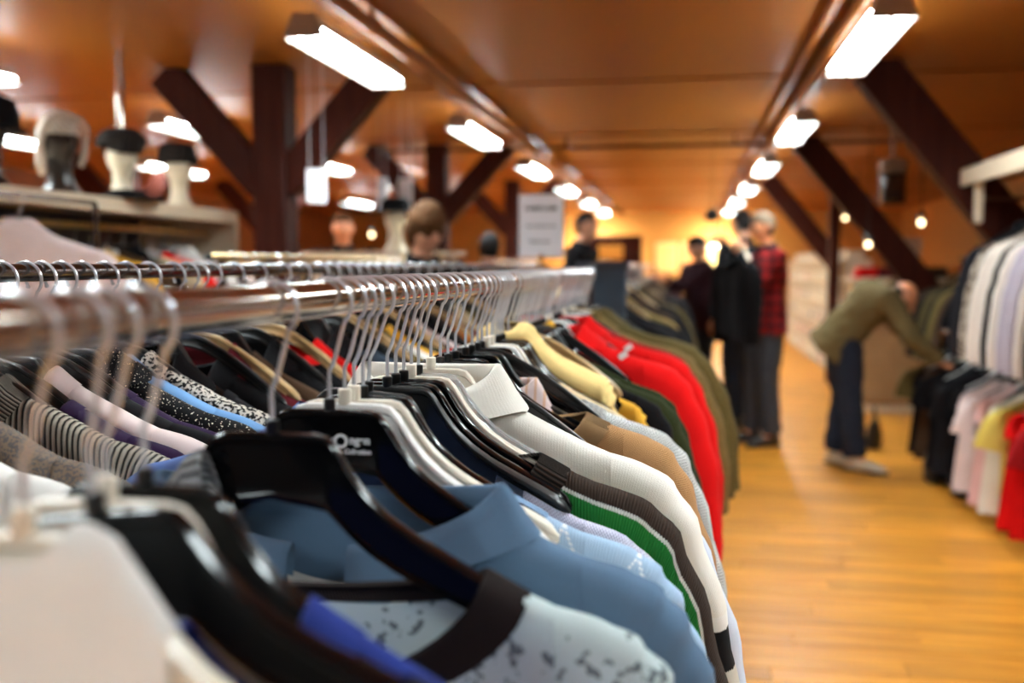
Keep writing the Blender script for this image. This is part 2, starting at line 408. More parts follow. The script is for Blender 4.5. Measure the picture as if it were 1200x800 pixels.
# ------------------------------------------------------------------ hangers
HC = {}
def hook_mesh(rail_r, wire=.0023, loop=.0245, stem=.115):
    key = ('hook', rail_r, wire, stem)
    if key in HC: return HC[key]
    cz = rail_r+wire-loop; pts = [(0, -stem), (0, -stem+.02), (0, -.082), (.0005, -.072), (.006, -.060)]
    a = R(-38)
    pts += [(loop*cos(a)-.003, cz+loop*sin(a)-.004)]
    for k in range(17):
        b = a+(R(205)-a)*k/16; pts.append((loop*cos(b), cz+loop*sin(b)))
    sp = spline(pts, 60)
    g = G(); g.tube([(p[0], 0, p[1]) for p in sp], wire, 8); g.ball(( sp[-1][0], 0, sp[-1][1]), wire*1.35, 8, 6)
    HC[key] = g.mesh('hook', WIRE); return HC[key]
HT = [(0, -.1100), (.040, -.1105), (.050, -.1130), (.058, -.1215), (.070, -.141), (.085, -.160), (.105, -.178), (.130, -.194), (.160, -.209), (.190, -.223), (.212, -.234), (.222, -.241)]
HB = [(0, -.168), (.050, -.176), (.070, -.196), (.090, -.212), (.115, -.226), (.150, -.240), (.190, -.254), (.215, -.262), (.222, -.258)]
HTR = [(0, -.108), (.03, -.1085), (.06, -.118), (.10, -.140), (.15, -.172), (.2, -.208), (.222, -.226)]
HBR = [(0, -.134), (.03, -.135), (.06, -.143), (.10, -.165), (.15, -.196), (.2, -.230), (.222, -.245)]
def body_mesh(kind):
    mat = {'black': BLACK, 'satin': BLACKM, 'cream': CREAM, 'white': WHITEP, 'wood': WOODH, 'clear': CLEAR, 'slim': BLACKM, 'cslim': CLEAR}[kind]
    if ('b', kind) in HC: return HC[('b', kind)]
    g = G()
    if kind in ('slim', 'wood', 'cslim'): T, B, wa, wb = HTR, HBR, (.0055, .006) if kind != 'wood' else (.006, .012), .003
    else: T, B, wa, wb = HT, HB, (.0052, .0125), .003
    xs = sorted(set([round(-.222+.444*i/56, 4) for i in range(57)]+[s*q for q in (.04, .05, .054, .058, .064) for s in (-1, 1)])); rows = []
    for x in xs:
        a = abs(x); zt, zb = interp(T, a), interp(B, a); q = min(1, a/.2); W = lerp(wa[0], wa[1], q)
        yo = -.022*(a/.22)**2; h = zt-zb; lip = min(.007, h*.25); e = min(1, (.2235-a)/.012); e = sqrt(max(.05, e)); zm = (zt+zb)/2
        prof = [(-.55*W, zt), (-.92*W, zt-.0012), (-W, zt-.003), (-W, zt-lip), (-.45*W, zt-lip-.003), (-.45*W, zb+lip), (-.8*W, zb+.004), (-.6*W, zb), (.6*W, zb), (.8*W, zb+.004), (.45*W, zb+lip), (.45*W, zt-lip-.003), (W, zt-lip), (W, zt-.003), (.92*W, zt-.0012), (.55*W, zt)]
        rows.append([(x, yo+p*e, zm+(z-zm)*e) for p, z in prof])
    g.grid(rows, True, capa=True, capb=True)
    HC[('b', kind)] = g.mesh('frame', mat); return HC[('b', kind)]
nutm = G(); nutm.lathe([(.0052, -.112), (.006, -.111), (.006, -.1), (.0045, -.099), (.0022, -.0985)], 12); nutb = nutm.mesh('collar_nut', BLACKM)
nutm = G(); nutm.lathe([(.0062, -.112), (.007, -.111), (.007, -.096), (.006, -.095), (.0022, -.0945)], 12); nutw = nutm.mesh('collar_nut', CREAM)
def hanger(kind, loc, yaw, label, group, rail_r=.0175, tilt=0, bow=1):
    t = empty('clothes_hanger', loc, label, 'hanger', group, rz=yaw, ry=tilt)
    inst('frame', body_mesh(kind), t); inst('hook', hook_mesh(rail_r), t)
    inst('collar_nut', nutw if kind in ('cream', 'white') else nutb, t)
    return t

# ------------------------------------------------------------------ garments
RIDGE = [(0, -.102), (.040, -.103), (.052, -.108), (.064, -.124), (.085, -.152), (.105, -.171), (.130, -.187), (.160, -.202), (.190, -.2155), (.215, -.2275), (.25, -.240), (.285, -.252), (.315, -.268), (.338, -.292), (.358, -.33), (.380, -.39), (.402, -.47), (.418, -.56), (.428, -.68), (.432, -.86)]
def ridge_z(x): return interp(RIDGE, abs(x))
def garment(name, cat, mat, loc, yaw=0, label='', group=None, n=.2, df=.10, db=.015, collar=None, cmat=None, sleeve='long', reach=1., hem=-.78, th=.024, seed=0,
            lod=1, tilt=0, xs=.25, flare=1.0, drop=0, slip=0, sc=(1, 1), buttons=0):
    """one garment hanging over a hanger: origin = rail axis; thing > body, sleeve x2, collar / neckband, button"""
    rn = random.Random(seed*13+5); t = empty(name, loc, label, cat, group, rz=yaw, ry=tilt)
    ph = rn.uniform(0, 6); k1 = rn.uniform(16, 24); k2 = rn.uniform(30, 44); am = rn.uniform(.005, .009)
    def fold(x, z, d):
        a = min(1, max(0, d)/.25)
        return am*a*(sin(k1*x+ph+3*z)*.9+.45*sin(k2*x+ph*2-4*z+1.5*sin(5*z)))
    RZ = lambda x: ridge_z(x)
    nu, nv = (44, 26) if lod == 1 else (26, 14) if lod == 2 else (14, 9)
    def neckz(x, front):
        if abs(x) >= n: return RZ(x)
        s = (1-(x/n)**2)
        if collar in ('v',): s = (1-abs(x)/n)
        d = df if front else db
        return RZ(n) - d*(s**.65 if collar != 'v' else s) if d > .03 or front else RZ(n)-d*s
    g = G()
    def side_x(z):      # outer edge of the body below the shoulder seam
        return xs*lerp(1, flare, min(1, max(0, (-.24-z)/.6)))
    def body_y(x, z, zr, sgn):
        d = zr-z; q = max(0, 1-exp(-d/.014)); e = sqrt(max(0, 1-(abs(x)/(xs*1.02))**8)); e = e if not sleeve else lerp(1, e, min(1, max(0, d-.1)/.2))
        return sgn*th*sqrt(q)*lerp(1, e, min(1, d/.1))
    cols = [xs*(abs(-1+2*i/nu)**.85)*(1 if i*2 >= nu else -1) for i in range(nu+1)]
    for w_ in (n, -n):
        if n < xs*.97: cols[min(range(1, nu), key=lambda i: abs(cols[i]-w_))] = w_
    for sgn, front in ((-1, True), (1, False)):
        rows = []; uvs = []
        for j in range(nv+1):
            v = (j/nv)**1.6; r_ = []; u_ = []
            for i in range(nu+1):
                x0 = cols[i]
                zt = neckz(x0, front); z = lerp(zt, hem+.012*sin(7*x0+ph), v); zr = RZ(x0)
                x = x0*lerp(1, flare, min(1, max(0, (zt-z)/.6)))
                yy = body_y(x0, z, zr, sgn)+fold(x, z, zr-z)-.022*(abs(x0)/.22)**2*max(0, 1-(zr-z)/.15)
                r_.append((x, yy, z)); u_.append((x0, zr-z))
            rows.append(r_); uvs.append(u_)
        if sgn > 0: rows = [r[::-1] for r in rows]; uvs = [u[::-1] for u in uvs]
        g.grid(rows, UV=uvs)
    g.obj('body', mat, t, smooth='all', weld=.0004)
    # sleeves
    if sleeve:
        ends = {'long': -.84, 'mid': -.60, 'short': -.44, 'cap': -.36}[sleeve]
        for sx in (1, -1):
            P = [(x*1., z) for x, z in RIDGE if x > xs-.02]; s0 = xs-.006
            out = [(s0, RZ(s0))]+[(xs+(x-xs)*reach, z) for x, z in P if x > xs]
            out = [p for p in out if p[1] > ends+.03]+[(xs+(interp([(-z, x) for x, z in P], -ends)-xs)*reach, ends)]
            wd = .155 if sleeve != 'long' else .13
            inn = [(s0-.012, RZ(s0)-.21), (xs+.012, -.50), (lerp(xs, out[-1][0], .3), -.62), (out[-1][0]-wd*.85, ends-.01)] if sleeve == 'long' else [(s0-.012, RZ(s0)-.21), (out[-1][0]-wd, ends-.03)]
            nl, ns = (26, 20) if lod == 1 else (14, 12) if lod == 2 else (9, 8)
            O = spline(out, nl); I = spline(inn, nl); rows = []; uvs = []; L = 0; ts = th*1.01
            for a in range(nl):
                if a: L += sqrt((O[a][0]-O[a-1][0])**2+(O[a][1]-O[a-1][1])**2)
                ww = sqrt((O[a][0]-I[a][0])**2+(O[a][1]-I[a][1])**2); r_ = []; u_ = []
                for k in range(ns):
                    an = 2*pi*k/ns; s = (1-cos(an))/2; x = lerp(O[a][0], I[a][0], s); z = lerp(O[a][1], I[a][1], s)
                    d = ww*s; y0 = ts*sqrt(max(0, (1-exp(-d/.014))*(1-exp(-(ww-d)/.014))))*(-1 if sin(an) > 0 else 1)
                    q = a/(nl-1)
                    y = y0*(1+.2*sin(pi*q))+fold(sx*x, z, d+.1*q)*min(1, s*3+.15)-.0265*exp(-max(0, x-.244)/.08)*max(0, 1-d/.15)
                    wr = .0035*sin(34*q+ph+6*s)*min(1, q*3)   # cross wrinkles
                    r_.append((sx*(x+wr), y, z)); u_.append((xs+L, d))
                rows.append(r_ if sx > 0 else r_[::-1]); uvs.append(u_ if sx > 0 else u_[::-1])
            g = G(); g.grid(rows, True, UV=uvs); g.obj('sleeve', mat, t, smooth='all')
    # neckband / collar
    cm = cmat or mat
    if collar:
        M = 48 if lod == 1 else 24 if lod == 2 else 16
        def loop(nn, dff, dbb, lift=0, yk=1., dn=0):
            out = []
            for k in range(M):
                a = 2*pi*k/M; x = nn*cos(a); front = sin(a) < 0; s = abs(sin(a)); d = dff if front else dbb
                sh = s**1.3 if collar != 'v' else (1-abs(cos(a)))
                z = RZ(nn)-d*sh+lift; y = (th*sqrt(max(0, 1-exp(-(RZ(x)-z)/.014)))*yk+.001)*(-1 if front else 1)
                y += -.022*(abs(x)/.22)**2*max(0, 1-(RZ(x)-z)/.15)
                out.append((x, y, z))
            return out
        if collar in ('band', 'v', 'rib'):
            wdt = {'band': .022, 'v': .024, 'rib': .034}[collar]; rows = []
            for q, yk in ((-.12, 1.03), (.1, 1.1), (.5, 1.14), (.9, 1.08), (1.0, .9), (.85, .7)):
                nn = n-wdt*q; up = RZ(nn)-RZ(n)
                rows.append(loop(nn, df-wdt*q*.75+up, db-wdt*q*.5+up, 0, yk))
            uvs = [[(2*pi*k/M*n*1.0, j*.004) for k in range(M)] for j in range(len(rows))]
            rows = [[(p[0], p[1], p[2]+.0015) for p in r] for r in rows]
            g = G(); g.grid(rows, True, UV=uvs); o = g.obj('neckband', cm, t, smooth='all')
        else:               # shirt collar: stand plus folded leaf, open at the front
            st = {'shirt': .032, 'polo': .026, 'coat': .02}[collar]; lf = {'shirt': .052, 'polo': .048, 'coat': .075}[collar]
            a0 = R(-90)+.16; a1 = R(270)-.16; rows = []; uvs = []
            for j, (q, dr, dz, yk) in enumerate([(0, .002, -.004, 1), (0, -.002, st*.5, .95), (0, -.004, st, .9), (1, .002, st+.004, 1.0), (1, .012, st-.004, 1.25), (1, lf*.5, st*.35, 1.5), (1, lf*.8, -.002, 1.6)]):
                r_ = []
                for k in range(M+1):
                    a = lerp(a0, a1, k/M); s = abs(sin(a)); fr = sin(a) < 0; s2 = s if fr else 0
                    nn = n+dr*(1-.35*s); x = nn*cos(a); d = df*.55*s**1.5 if fr else db*s
                    base = RZ(n)+(RZ(nn)-RZ(n))*(1-s); pt = lf*.55*max(0, (-sin(a)-.75)/.25) if (fr and j >= 5) else 0
                    r_.append((x, (th*.9+.004+dr*.25)*yk*s**.7*(-1 if fr else 1)-.022*(abs(x)/.22)**2*(1-s), base-d+dz*(1 if dz > 0 else 1)-pt+.004))
                rows.append(r_); uvs.append([(k/M*.4, j*.01) for k in range(M+1)])
            g = G(); g.grid(rows, UV=uvs); g.obj('collar', cm, t, smooth='all')
    if slip:            # right half slid down the hanger arm
        for ch in t.children:
            for v in ch.data.vertices:
                q = min(1, max(0, (v.co.x+.07)/.12)); v.co.z -= slip*q*q*(3-2*q)
    t.location.z -= drop; t.scale = (sc[0], 1, sc[1])
    if buttons:
        g0 = G(); g0.lathe([(.0055, 0), (.006, .001), (.0055, .0022), (.003, .0018)], 10)
        bme = g0.mesh('button', WHITEP)
        for k in range(buttons):
            o = inst('button', bme, t); z = RZ(n)-df-.02-.08*k; o.location = (0, -th-.006+fold(0, z, .1-z+RZ(0)), z); o.rotation_euler = (pi/2, 0, 0)
    return t
def clone(t, loc, yaw, label, group=None, name=None, mat=None):
    r = t.copy(); COL.objects.link(r); r.location = loc; r.scale = (1, 1, 1); r.rotation_euler = (0, t.rotation_euler[1], yaw); r['label'] = label
    if group: r['group'] = group
    for ch in list(t.children):
        c = ch.copy(); COL.objects.link(c); c.parent = r
        if mat is not None and ch.name.split('.')[0] in ('body', 'sleeve', 'collar', 'neckband'):
            c.material_slots[0].link = 'OBJECT'; c.material_slots[0].material = mat
    return r

# colours
C = dict(
 white=cloth('cotton_white', (.80, .77, .73)), offwhite=cloth('cotton_cream', (.76, .70, .60)), navy=cloth('knit_navy_stripe', (.020, .018, .035), 'hstripe', (.55, .42, .45), 20),
 royal=cloth('polo_royal_blue', (.030, .052, .27), bump=.5), pale=cloth('tee_pale_blue', (.48, .56, .56), 'print', (.06, .07, .08)), darkband=cloth('rib_dark_brown', (.020, .013, .012), 'rib', (.012, .008, .008), 300),
 greyknit=cloth('knit_light_grey', (.30, .34, .38), 'rib', (.24, .28, .32), 320), greyrib=cloth('rib_light_grey', (.30, .31, .31), 'rib', (.10, .10, .10), 110, bump=.8),
 steel=cloth('jersey_steel_blue', (.105, .175, .27)), argyle=cloth('knit_pale_blue_argyle', (.36, .50, .66), 'argyle', (.78, .80, .82)), argrib=cloth('rib_blue', (.25, .38, .56), 'rib', (.2, .32, .5), 200),
 lightrib=cloth('rib_ice_blue', (.42, .52, .70), 'rib', (.12, .18, .34), 75, bump=.9), lilac=cloth('knit_lavender_white', (.55, .55, .66), 'knit', (.4, .4, .52), 260),
 green=cloth('knit_brown_green', (.040, .025, .018), 'vbands', bands=[(.018, .023, (.72, .72, .66)), (.023, .085, (.02, .20, .035)), (.085, .091, (.72, .72, .66))], bump=.6),
 brownrib=cloth('rib_dark_chocolate', (.045, .028, .020), 'rib', (.008, .005, .004), 75, bump=1.),
 sweatw=cloth('jersey_ecru_banded', (.74, .69, .62), 'zbands', bands=[(.455, .475, (.74, .72, .68)), (.475, .53, (.006, .006, .007)), (.53, .555, (.55, .50, .42))]),
 icewhite=cloth('cotton_ice_white', (.62, .66, .76)), peri=cloth('denim_periwinkle', (.12, .19, .44)), mauve=cloth('cotton_pink_stripe', (.66, .52, .50), 'vstripe', (.60, .36, .25), 60),
 tan=cloth('knit_camel', (.42, .22, .095), 'knit', (.36, .18, .07), 300), tanrib=cloth('rib_camel', (.48, .28, .13), 'rib', (.26, .13, .05), 190, bump=.9), cardi=cloth('knit_white_mesh', (.72, .70, .66), 'knit', (.36, .36, .38), 190, bump=.8),
 lavender=cloth('knit_lavender', (.20, .20, .42), 'knit', (.14, .14, .3), 200), yellow=cloth('fleece_pale_yellow', (.78, .55, .22)), mustard=cloth('knit_mustard', (.70, .36, .04)), beige=cloth('jersey_beige', (.62, .48, .30)),
 dgreen=cloth('knit_dark_green', (.024, .028, .008), 'rib', (.02, .025, .008), 150), red=cloth('fleece_red', (.72, .006, .006), bump=.3), dred=cloth('fleece_dark_red', (.34, .008, .010)),
 tweed=cloth('tweed_olive_brown', (.30, .19, .06), 'tweed', (.12, .08, .025)), tweed2=cloth('tweed_moss', (.20, .145, .045), 'tweed', (.08, .06, .02)), black=cloth('wool_black', (.006, .005, .006), bump=.3), char=cloth('wool_charcoal', (.014, .013, .016)),
 jeans=cloth('denim_grey_blue', (.06, .085, .12)), dbrown=cloth('wool_brown', (.06, .03, .015)), olive=cloth('twill_olive', (.10, .075, .025)), ribstripe=cloth('rib_striped_grey', (.50, .44, .36), 'rib', (.012, .010, .010), 125, bump=1.),
 tweedbr=cloth('tweed_brown_grey', (.20, .14, .10), 'speckle', (.10, .09, .09), 260), purple=cloth('knit_deep_purple', (.025, .010, .040)), sparkle=cloth('knit_black_sequin', (.008, .007, .008), 'sparkle', (.85, .75, .6)),
 blue=cloth('knit_sky_blue', (.16, .32, .58)), speck=cloth('boucle_black_white', (.62, .55, .47), 'speckle', (.012, .010, .010), 170, bump=.8), pinkw=cloth('knit_blush', (.72, .58, .56)),
 burg=cloth('knit_burgundy', (.12, .010, .015)), orange=cloth('knit_orange', (.60, .18, .03)), pink=cloth('cotton_pink', (.72, .42, .40)), lemon=cloth('cotton_lemon', (.70, .56, .12)), pattern=cloth('print_dark_floral', (.10, .07, .05), 'speckle', (.42, .35, .28), 60),
 shirtl=cloth('shirt_lilac_grey', (.40, .34, .39)), shirtw=cloth('shirt_warm_white', (.62, .52, .45)), plaid=cloth('flannel_red_plaid', (.30, .012, .012), 'plaid', (.012, .006, .008), 12), denim=cloth('denim_dark', (.020, .024, .038)), denimg=cloth('denim_worn', (.06, .065, .08)),
)

def ordn(i): return ['first', 'second', 'third', 'fourth', 'fifth', 'sixth', 'seventh', 'eighth', 'ninth', 'tenth', 'eleventh', 'twelfth', 'thirteenth', 'fourteenth', 'fifteenth', 'sixteenth', 'seventeenth', 'eighteenth', 'nineteenth', 'twentieth',
    'twenty-first', 'twenty-second', 'twenty-third', 'twenty-fourth', 'twenty-fifth', 'twenty-sixth', 'twenty-seventh', 'twenty-eighth', 'twenty-ninth', 'thirtieth', 'thirty-first', 'thirty-second', 'thirty-third', 'thirty-fourth', 'thirty-fifth', 'thirty-sixth', 'thirty-seventh', 'thirty-eighth', 'thirty-ninth', 'fortieth'][i]
# ------------------------------------------------------------------ racks
def rack(name_label, x, y0, y1, z, r, mat, posts, hmat=None):
    t = empty('clothes_rack', (x, (y0+y1)/2, 0), name_label, 'clothes rack'); c = (y0+y1)/2
    g = G(); g.tube([(0, y0-c, z), (0, y1-c, z)], r, 32); g.obj('rail', mat, t)
    for yy in (y0, y1):
        g = G(); g.ball((0, yy-c, z), r*1.12, 16, 10); g.obj('end_cap', BLACKM, t)
    for yy in posts:
        g = G(); g.tube([(0, yy-c, .05), (0, yy-c, z-r*.9)], .014, 14); g.obj('post', DARKRAIL, t)
        g = G(); g.box((0, yy-c, .035), (.55, .035, .03), bev=.006); g.obj('foot', DARKRAIL, t)
        for sx in (-1, 1):
            g = G(); g.ball((sx*.24, yy-c, .012), .012, 10, 8); g.obj('caster', BLACKM, t)
    return t
RX, RZ1 = -.35, 1.366
rack('near rack with a thick polished chrome rail running away from the camera', RX, -.5, 3.62, RZ1, .0175, CHROME, (-.4, 3.6))
GN = 'garments on the near chrome rail'; HN = 'hangers on the near chrome rail'
def put(Y, hk, short, nm, cat, mkey, hdesc=None, yaw=0, hyaw=None, **kw):
    rr = random.Random(int(Y*1000)); yw = R(yaw) if yaw is not None else R(rr.uniform(-3, 3))
    hd = {'black': 'black moulded hanger', 'satin': 'matt black hanger', 'cream': 'cream plastic hanger', 'white': 'white plastic hanger', 'wood': 'pale wooden hanger', 'clear': 'clear plastic hanger', 'slim': 'slim black hanger', 'cslim': 'slim clear hanger'}[hk]
    hanger(hk, (RX, Y, RZ1), yw if hyaw is None else R(hyaw), (hdesc or hd)+' carrying the '+short, HN, tilt=kw.pop('htilt', 0))
    return garment(nm, cat, C[mkey], (RX, Y, RZ1), yw, kw.pop('label', short+' on the near chrome rail'), GN, seed=int(Y*997), **kw)
put(.474, 'cream', 'plain white sleeveless top at the very front', 'tank_vest', 'top', 'white', n=.03, df=.02, db=.004, sleeve=None, xs=.088, hem=-.7, th=.012)
put(.519, 'black', 'navy top with pink and white stripes', 'striped_shirt', 'top', 'navy', n=.205, df=.06, db=.02, collar='band', reach=1.0, th=.013, sleeve='short', tilt=-R(7), htilt=-R(7))
put(.551, 'cream', 'blush white sweater', 'sweater', 'sweater', 'pinkw', n=.205, df=.12, db=.04, collar='band', th=.013)
put(.595, 'black', 'royal blue polo sweater with ribbed collar', 'polo_sweater', 'sweater', 'royal', n=.150, df=.10, db=.03, collar='rib', th=.016, sleeve='short')
put(.800, 'black', 'pale blue printed tee with dark ringer neckband', 'ringer_tee', 't-shirt', 'pale', n=.225, df=.12, db=.035, collar='rib', cmat=C['darkband'], sleeve='short', th=.024)
garment('sweater', 'sweater', C['greyknit'], (RX, .778, RZ1), 0, 'light grey knit sweater slid half off the hanger of the ringer tee', GN, n=.085, df=.08, db=.01, collar='rib', cmat=C['greyrib'], th=.013, slip=.26, seed=33)
put(.940, 'black', 'steel blue polo shirt with pointed collar', 'polo_shirt', 'shirt', 'steel', n=.172, df=.12, db=.02, collar='polo', sleeve='short', th=.030, buttons=2, sc=(1.03, 1))
put(.985, 'white', 'bright white cotton shirt behind the steel blue polo', 'shirt', 'shirt', 'white', n=.165, df=.08, db=.012, collar=None, th=.012, drop=.010, sc=(.95, 1), sleeve='short')
put(1.045, 'black', 'pale blue argyle sweater', 'argyle_sweater', 'sweater', 'argyle', n=.205, df=.11, db=.02, collar='rib', cmat=C['argrib'], th=.022, sleeve='short', drop=.006)
put(1.085, 'satin', 'periwinkle blue jacket with stitched shoulder', 'jacket', 'jacket', 'peri', n=.07, df=.2, db=.01, collar=None, th=.016, xs=.24, reach=.3, tilt=R(9), htilt=R(4), drop=.004)
put(1.135, 'satin', 'ice blue cardigan with broad ribs at the neck', 'cardigan', 'cardigan', 'lilac', n=.175, df=.16, db=.015, collar='rib', cmat=C['lightrib'], th=.018, reach=.92, sc=(.96, 1), drop=.016)
put(1.205, 'black', 'chocolate brown sweater with green and white shoulder stripe', 'striped_sweater', 'sweater', 'green', n=.210, df=.10, db=.02, collar='rib', cmat=C['brownrib'], th=.028, drop=-.012)
put(1.275, 'clear', 'dark brown vest tucked behind the green striped sweater', 'vest', 'vest', 'dbrown', n=.20, df=.10, db=.03, collar=None, sleeve=None, th=.010, drop=.02, sc=(.9, 1))
put(1.340, 'cream', 'soft white collared shirt with black band at the sleeve', 'shirt', 'shirt', 'sweatw', n=.095, df=.08, db=.006, collar='shirt', th=.034, reach=1.0, buttons=4, sc=(1.02, .98), drop=-.018)
put(1.440, 'satin', 'ice white long shirt flaring lowest at the right', 'shirt', 'shirt', 'icewhite', n=.10, df=.06, db=.006, collar='shirt', th=.02, reach=1.18, drop=.03)
put(1.560, 'black', 'camel knit sweater with ribbed neckband', 'sweater', 'sweater', 'tan', n=.225, df=.10, db=.025, collar='rib', cmat=C['tanrib'], th=.036, reach=.92, sc=(1.03, .97), drop=-.012)
put(1.610, 'satin', 'pink and peach striped shirt with raised collar', 'shirt', 'shirt', 'mauve', n=.12, df=.06, db=.006, collar='shirt', th=.014, reach=.5, drop=.0, sc=(.9, 1.06), sleeve='short')
put(1.655, 'slim', 'lavender knit sweater peeking out beside the camel one', 'sweater', 'sweater', 'lavender', n=.19, df=.1, db=.02, collar='band', th=.014, reach=1.02, drop=.03)
put(1.735, 'white', 'white open-knit cardigan', 'cardigan', 'cardigan', 'cardi', n=.205, df=.12, db=.02, collar='rib', th=.036, reach=.97, sc=(1.03, .98))
put(1.800, 'black', 'beige jersey top', 'blouse', 'top', 'beige', n=.16, df=.07, db=.01, collar='band', th=.018, reach=.5, sc=(.9, .95))
put(1.860, 'satin', 'thin black cardigan behind the beige top', 'cardigan', 'cardigan', 'char', n=.19, df=.1, db=.02, collar=None, th=.016, reach=.9, drop=.02)
put(1.950, 'satin', 'pale yellow fleece with high neck', 'fleece', 'sweater', 'yellow', n=.06, df=.03, db=.002, collar='rib', th=.055, reach=.2, sleeve='short', xs=.23, sc=(.86, .80))
put(2.050, 'black', 'mustard knit cardigan', 'cardigan', 'cardigan', 'mustard', n=.18, df=.1, db=.01, collar='band', th=.018, reach=.3, sleeve='short', drop=.01)
put(2.120, 'black', 'black jersey top before the dark green sweater', 'blouse', 'top', 'black', n=.19, df=.08, db=.01, collar='band', th=.016, reach=.7)
put(2.200, 'black', 'dark green ribbed sweater', 'sweater', 'sweater', 'dgreen', n=.19, df=.1, db=.015, collar='rib', th=.034, reach=.9)
put(2.280, 'satin', 'second dark green sweater with narrow neck', 'sweater', 'sweater', 'dgreen', n=.16, df=.08, db=.01, collar='band', th=.02, reach=.9)
put(2.350, 'black', 'mustard scarf-necked pullover', 'sweater', 'sweater', 'mustard', n=.07, df=.05, db=.004, collar='rib', th=.02, reach=.2, sleeve='short', sc=(.7, .95))
put(2.450, 'black', 'bright red fleece jacket, nearest of the reds', 'fleece', 'jacket', 'red', n=.10, df=.14, db=.008, collar='coat', th=.045, reach=1.06, sc=(1.0, .82))
put(2.560, 'white', 'deep red sweater between the two bright fleeces', 'sweater', 'sweater', 'dred', n=.14, df=.1, db=.01, collar='band', th=.034, reach=1.0, sc=(1.0, .9))
put(2.680, 'black', 'bright red fleece jacket with white tag, second of the reds', 'fleece', 'jacket', 'red', n=.09, df=.14, db=.008, collar='coat', th=.042, reach=1.08, sc=(1.02, .80))
put(2.780, 'satin', 'black jacket lined in red', 'jacket', 'jacket', 'black', n=.12, df=.12, db=.01, collar='coat', th=.03, reach=1.02, sc=(1, .9))
put(2.880, 'white', 'dark red cardigan, last of the reds', 'cardigan', 'cardigan', 'dred', n=.15, df=.12, db=.01, collar='band', th=.034, reach=1.1, sc=(1.0, .84))
put(3.020, 'white', 'olive brown tweed overcoat, nearer of two', 'overcoat', 'coat', 'tweed', n=.09, df=.2, db=.01, collar='coat', th=.06, reach=1.30, hem=-1.1, buttons=3, sc=(1.0, .84))
put(3.190, 'wood', 'mossy tweed overcoat, farther of two', 'overcoat', 'coat', 'tweed2', n=.09, df=.2, db=.01, collar='coat', th=.055, reach=1.42, hem=-1.1, buttons=3, sc=(1.03, .80))
put(3.340, 'satin', 'olive green twill coat', 'overcoat', 'coat', 'olive', n=.09, df=.2, db=.01, collar='coat', th=.035, reach=1.2, hem=-.95, sc=(1.1, .88))
put(3.460, 'black', 'black wool jacket at the rack end', 'jacket', 'jacket', 'black', n=.1, df=.18, db=.01, collar='coat', th=.03, reach=1.1)
# small white size tags on the red fleeces
for yy, lab in ((2.400, 'nearest red fleece'), (2.632, 'second red fleece')):
    g = G(); g.box((.0, 0, 0), (.014, .003, .022), Matrix.Rotation(R(55), 3, 'Y'), bev=.001); o = g.obj('price_tag', WHITEP); o.location = (RX+.20, yy-.006, RZ1-.185)
    tag(o, 'small white price tag on the %s' % lab, 'tag')
# extra empty hangers squeezed between the garments
for i, (Y, k, yw, lab) in enumerate([(1.015, 'cream', 4, 'bare cream hanger behind the white cotton shirt'), (1.170, 'black', -2, 'bare glossy black hanger before the green striped sweater'), (1.240, 'cream', 0, 'bare cream hanger just behind the green striped sweater'),
        (1.394, 'slim', 5, 'bare slim black hanger behind the white collared shirt'), (1.490, 'black', -4, 'bare black hanger before the camel sweater'), (1.690, 'black', 4, 'bare black hanger before the white cardigan'),
        (1.775, 'cream', -5, 'bare cream hanger behind the white cardigan'), (1.83, 'black', 4, 'bare black hanger behind the beige top'), (1.89, 'black', -4, 'bare black hanger before the yellow fleece'), (2.01, 'black', 4, 'bare black hanger behind the yellow fleece'), (2.085, 'wood', -3, 'bare wooden hanger behind the mustard cardigan'), (2.16, 'black', 3, 'bare black hanger before the dark green sweater')]):
    hanger(k, (RX, Y, RZ1), R(yw), lab, HN)
far_y = [2.235, 2.315, 2.395, 2.495, 2.525, 2.600, 2.725, 2.820, 2.925, 2.965, 3.065, 3.115, 3.235, 3.280, 3.390, 3.415, 3.510, 3.565]
for i, Y in enumerate(far_y):
    near = 'dark green sweaters' if Y < 2.41 else 'red fleeces' if Y < 2.96 else 'tweed overcoats' if Y < 3.31 else 'rack-end coats'
    hanger(['satin', 'slim', 'black', 'white'][i % 4], (RX, Y, RZ1), R([3, -4, 5, -2, 0][i % 5]), 'bare %s hanger, %s on far half of near rail, by %s' % (['matt black', 'slim', 'glossy black', 'white'][i % 4], ordn(i), near), HN)
# lettering printed on the neck plate of the hanger carrying the steel blue polo
def text(body, size, mat, loc, rot, parent, name='lettering', bold=0, ext=.0002):
    cu = bpy.data.curves.new('t', 'FONT'); cu.body = body; cu.size = size; cu.extrude = ext; cu.offset = bold; cu.align_x = 'CENTER'; cu.align_y = 'CENTER'
    o = bpy.data.objects.new('t', cu); me = evalmesh(o); bpy.data.objects.remove(o); me.name = name
    me.materials.clear(); me.materials.append(mat); q = inst(name, me, parent); q.location = loc; q.rotation_euler = rot; return q
INKW = plain('ink_white', (.8, .8, .8), .4, var=.01); INK = plain('ink_black', (.03, .03, .035), .6, var=.01)
HS = [o for o in bpy.data.objects if o.get('label', '').startswith('black moulded hanger carrying the steel blue')][0]
text('BY', .009, INKW, (.000, -.0055, -.142), (pi/2, 0, 0), HS, bold=.0002)
text('O', .019, INKW, (.013, -.0055, -.142), (pi/2, 0, 0), HS, bold=.0004)
text('ngen', .011, INKW, (.033, -.0066, -.140), (pi/2, 0, 0), HS, bold=.0004)
text('Collection', .0065, INKW, (.031, -.0066, -.1515), (pi/2, 0, 0), HS, bold=.0002)

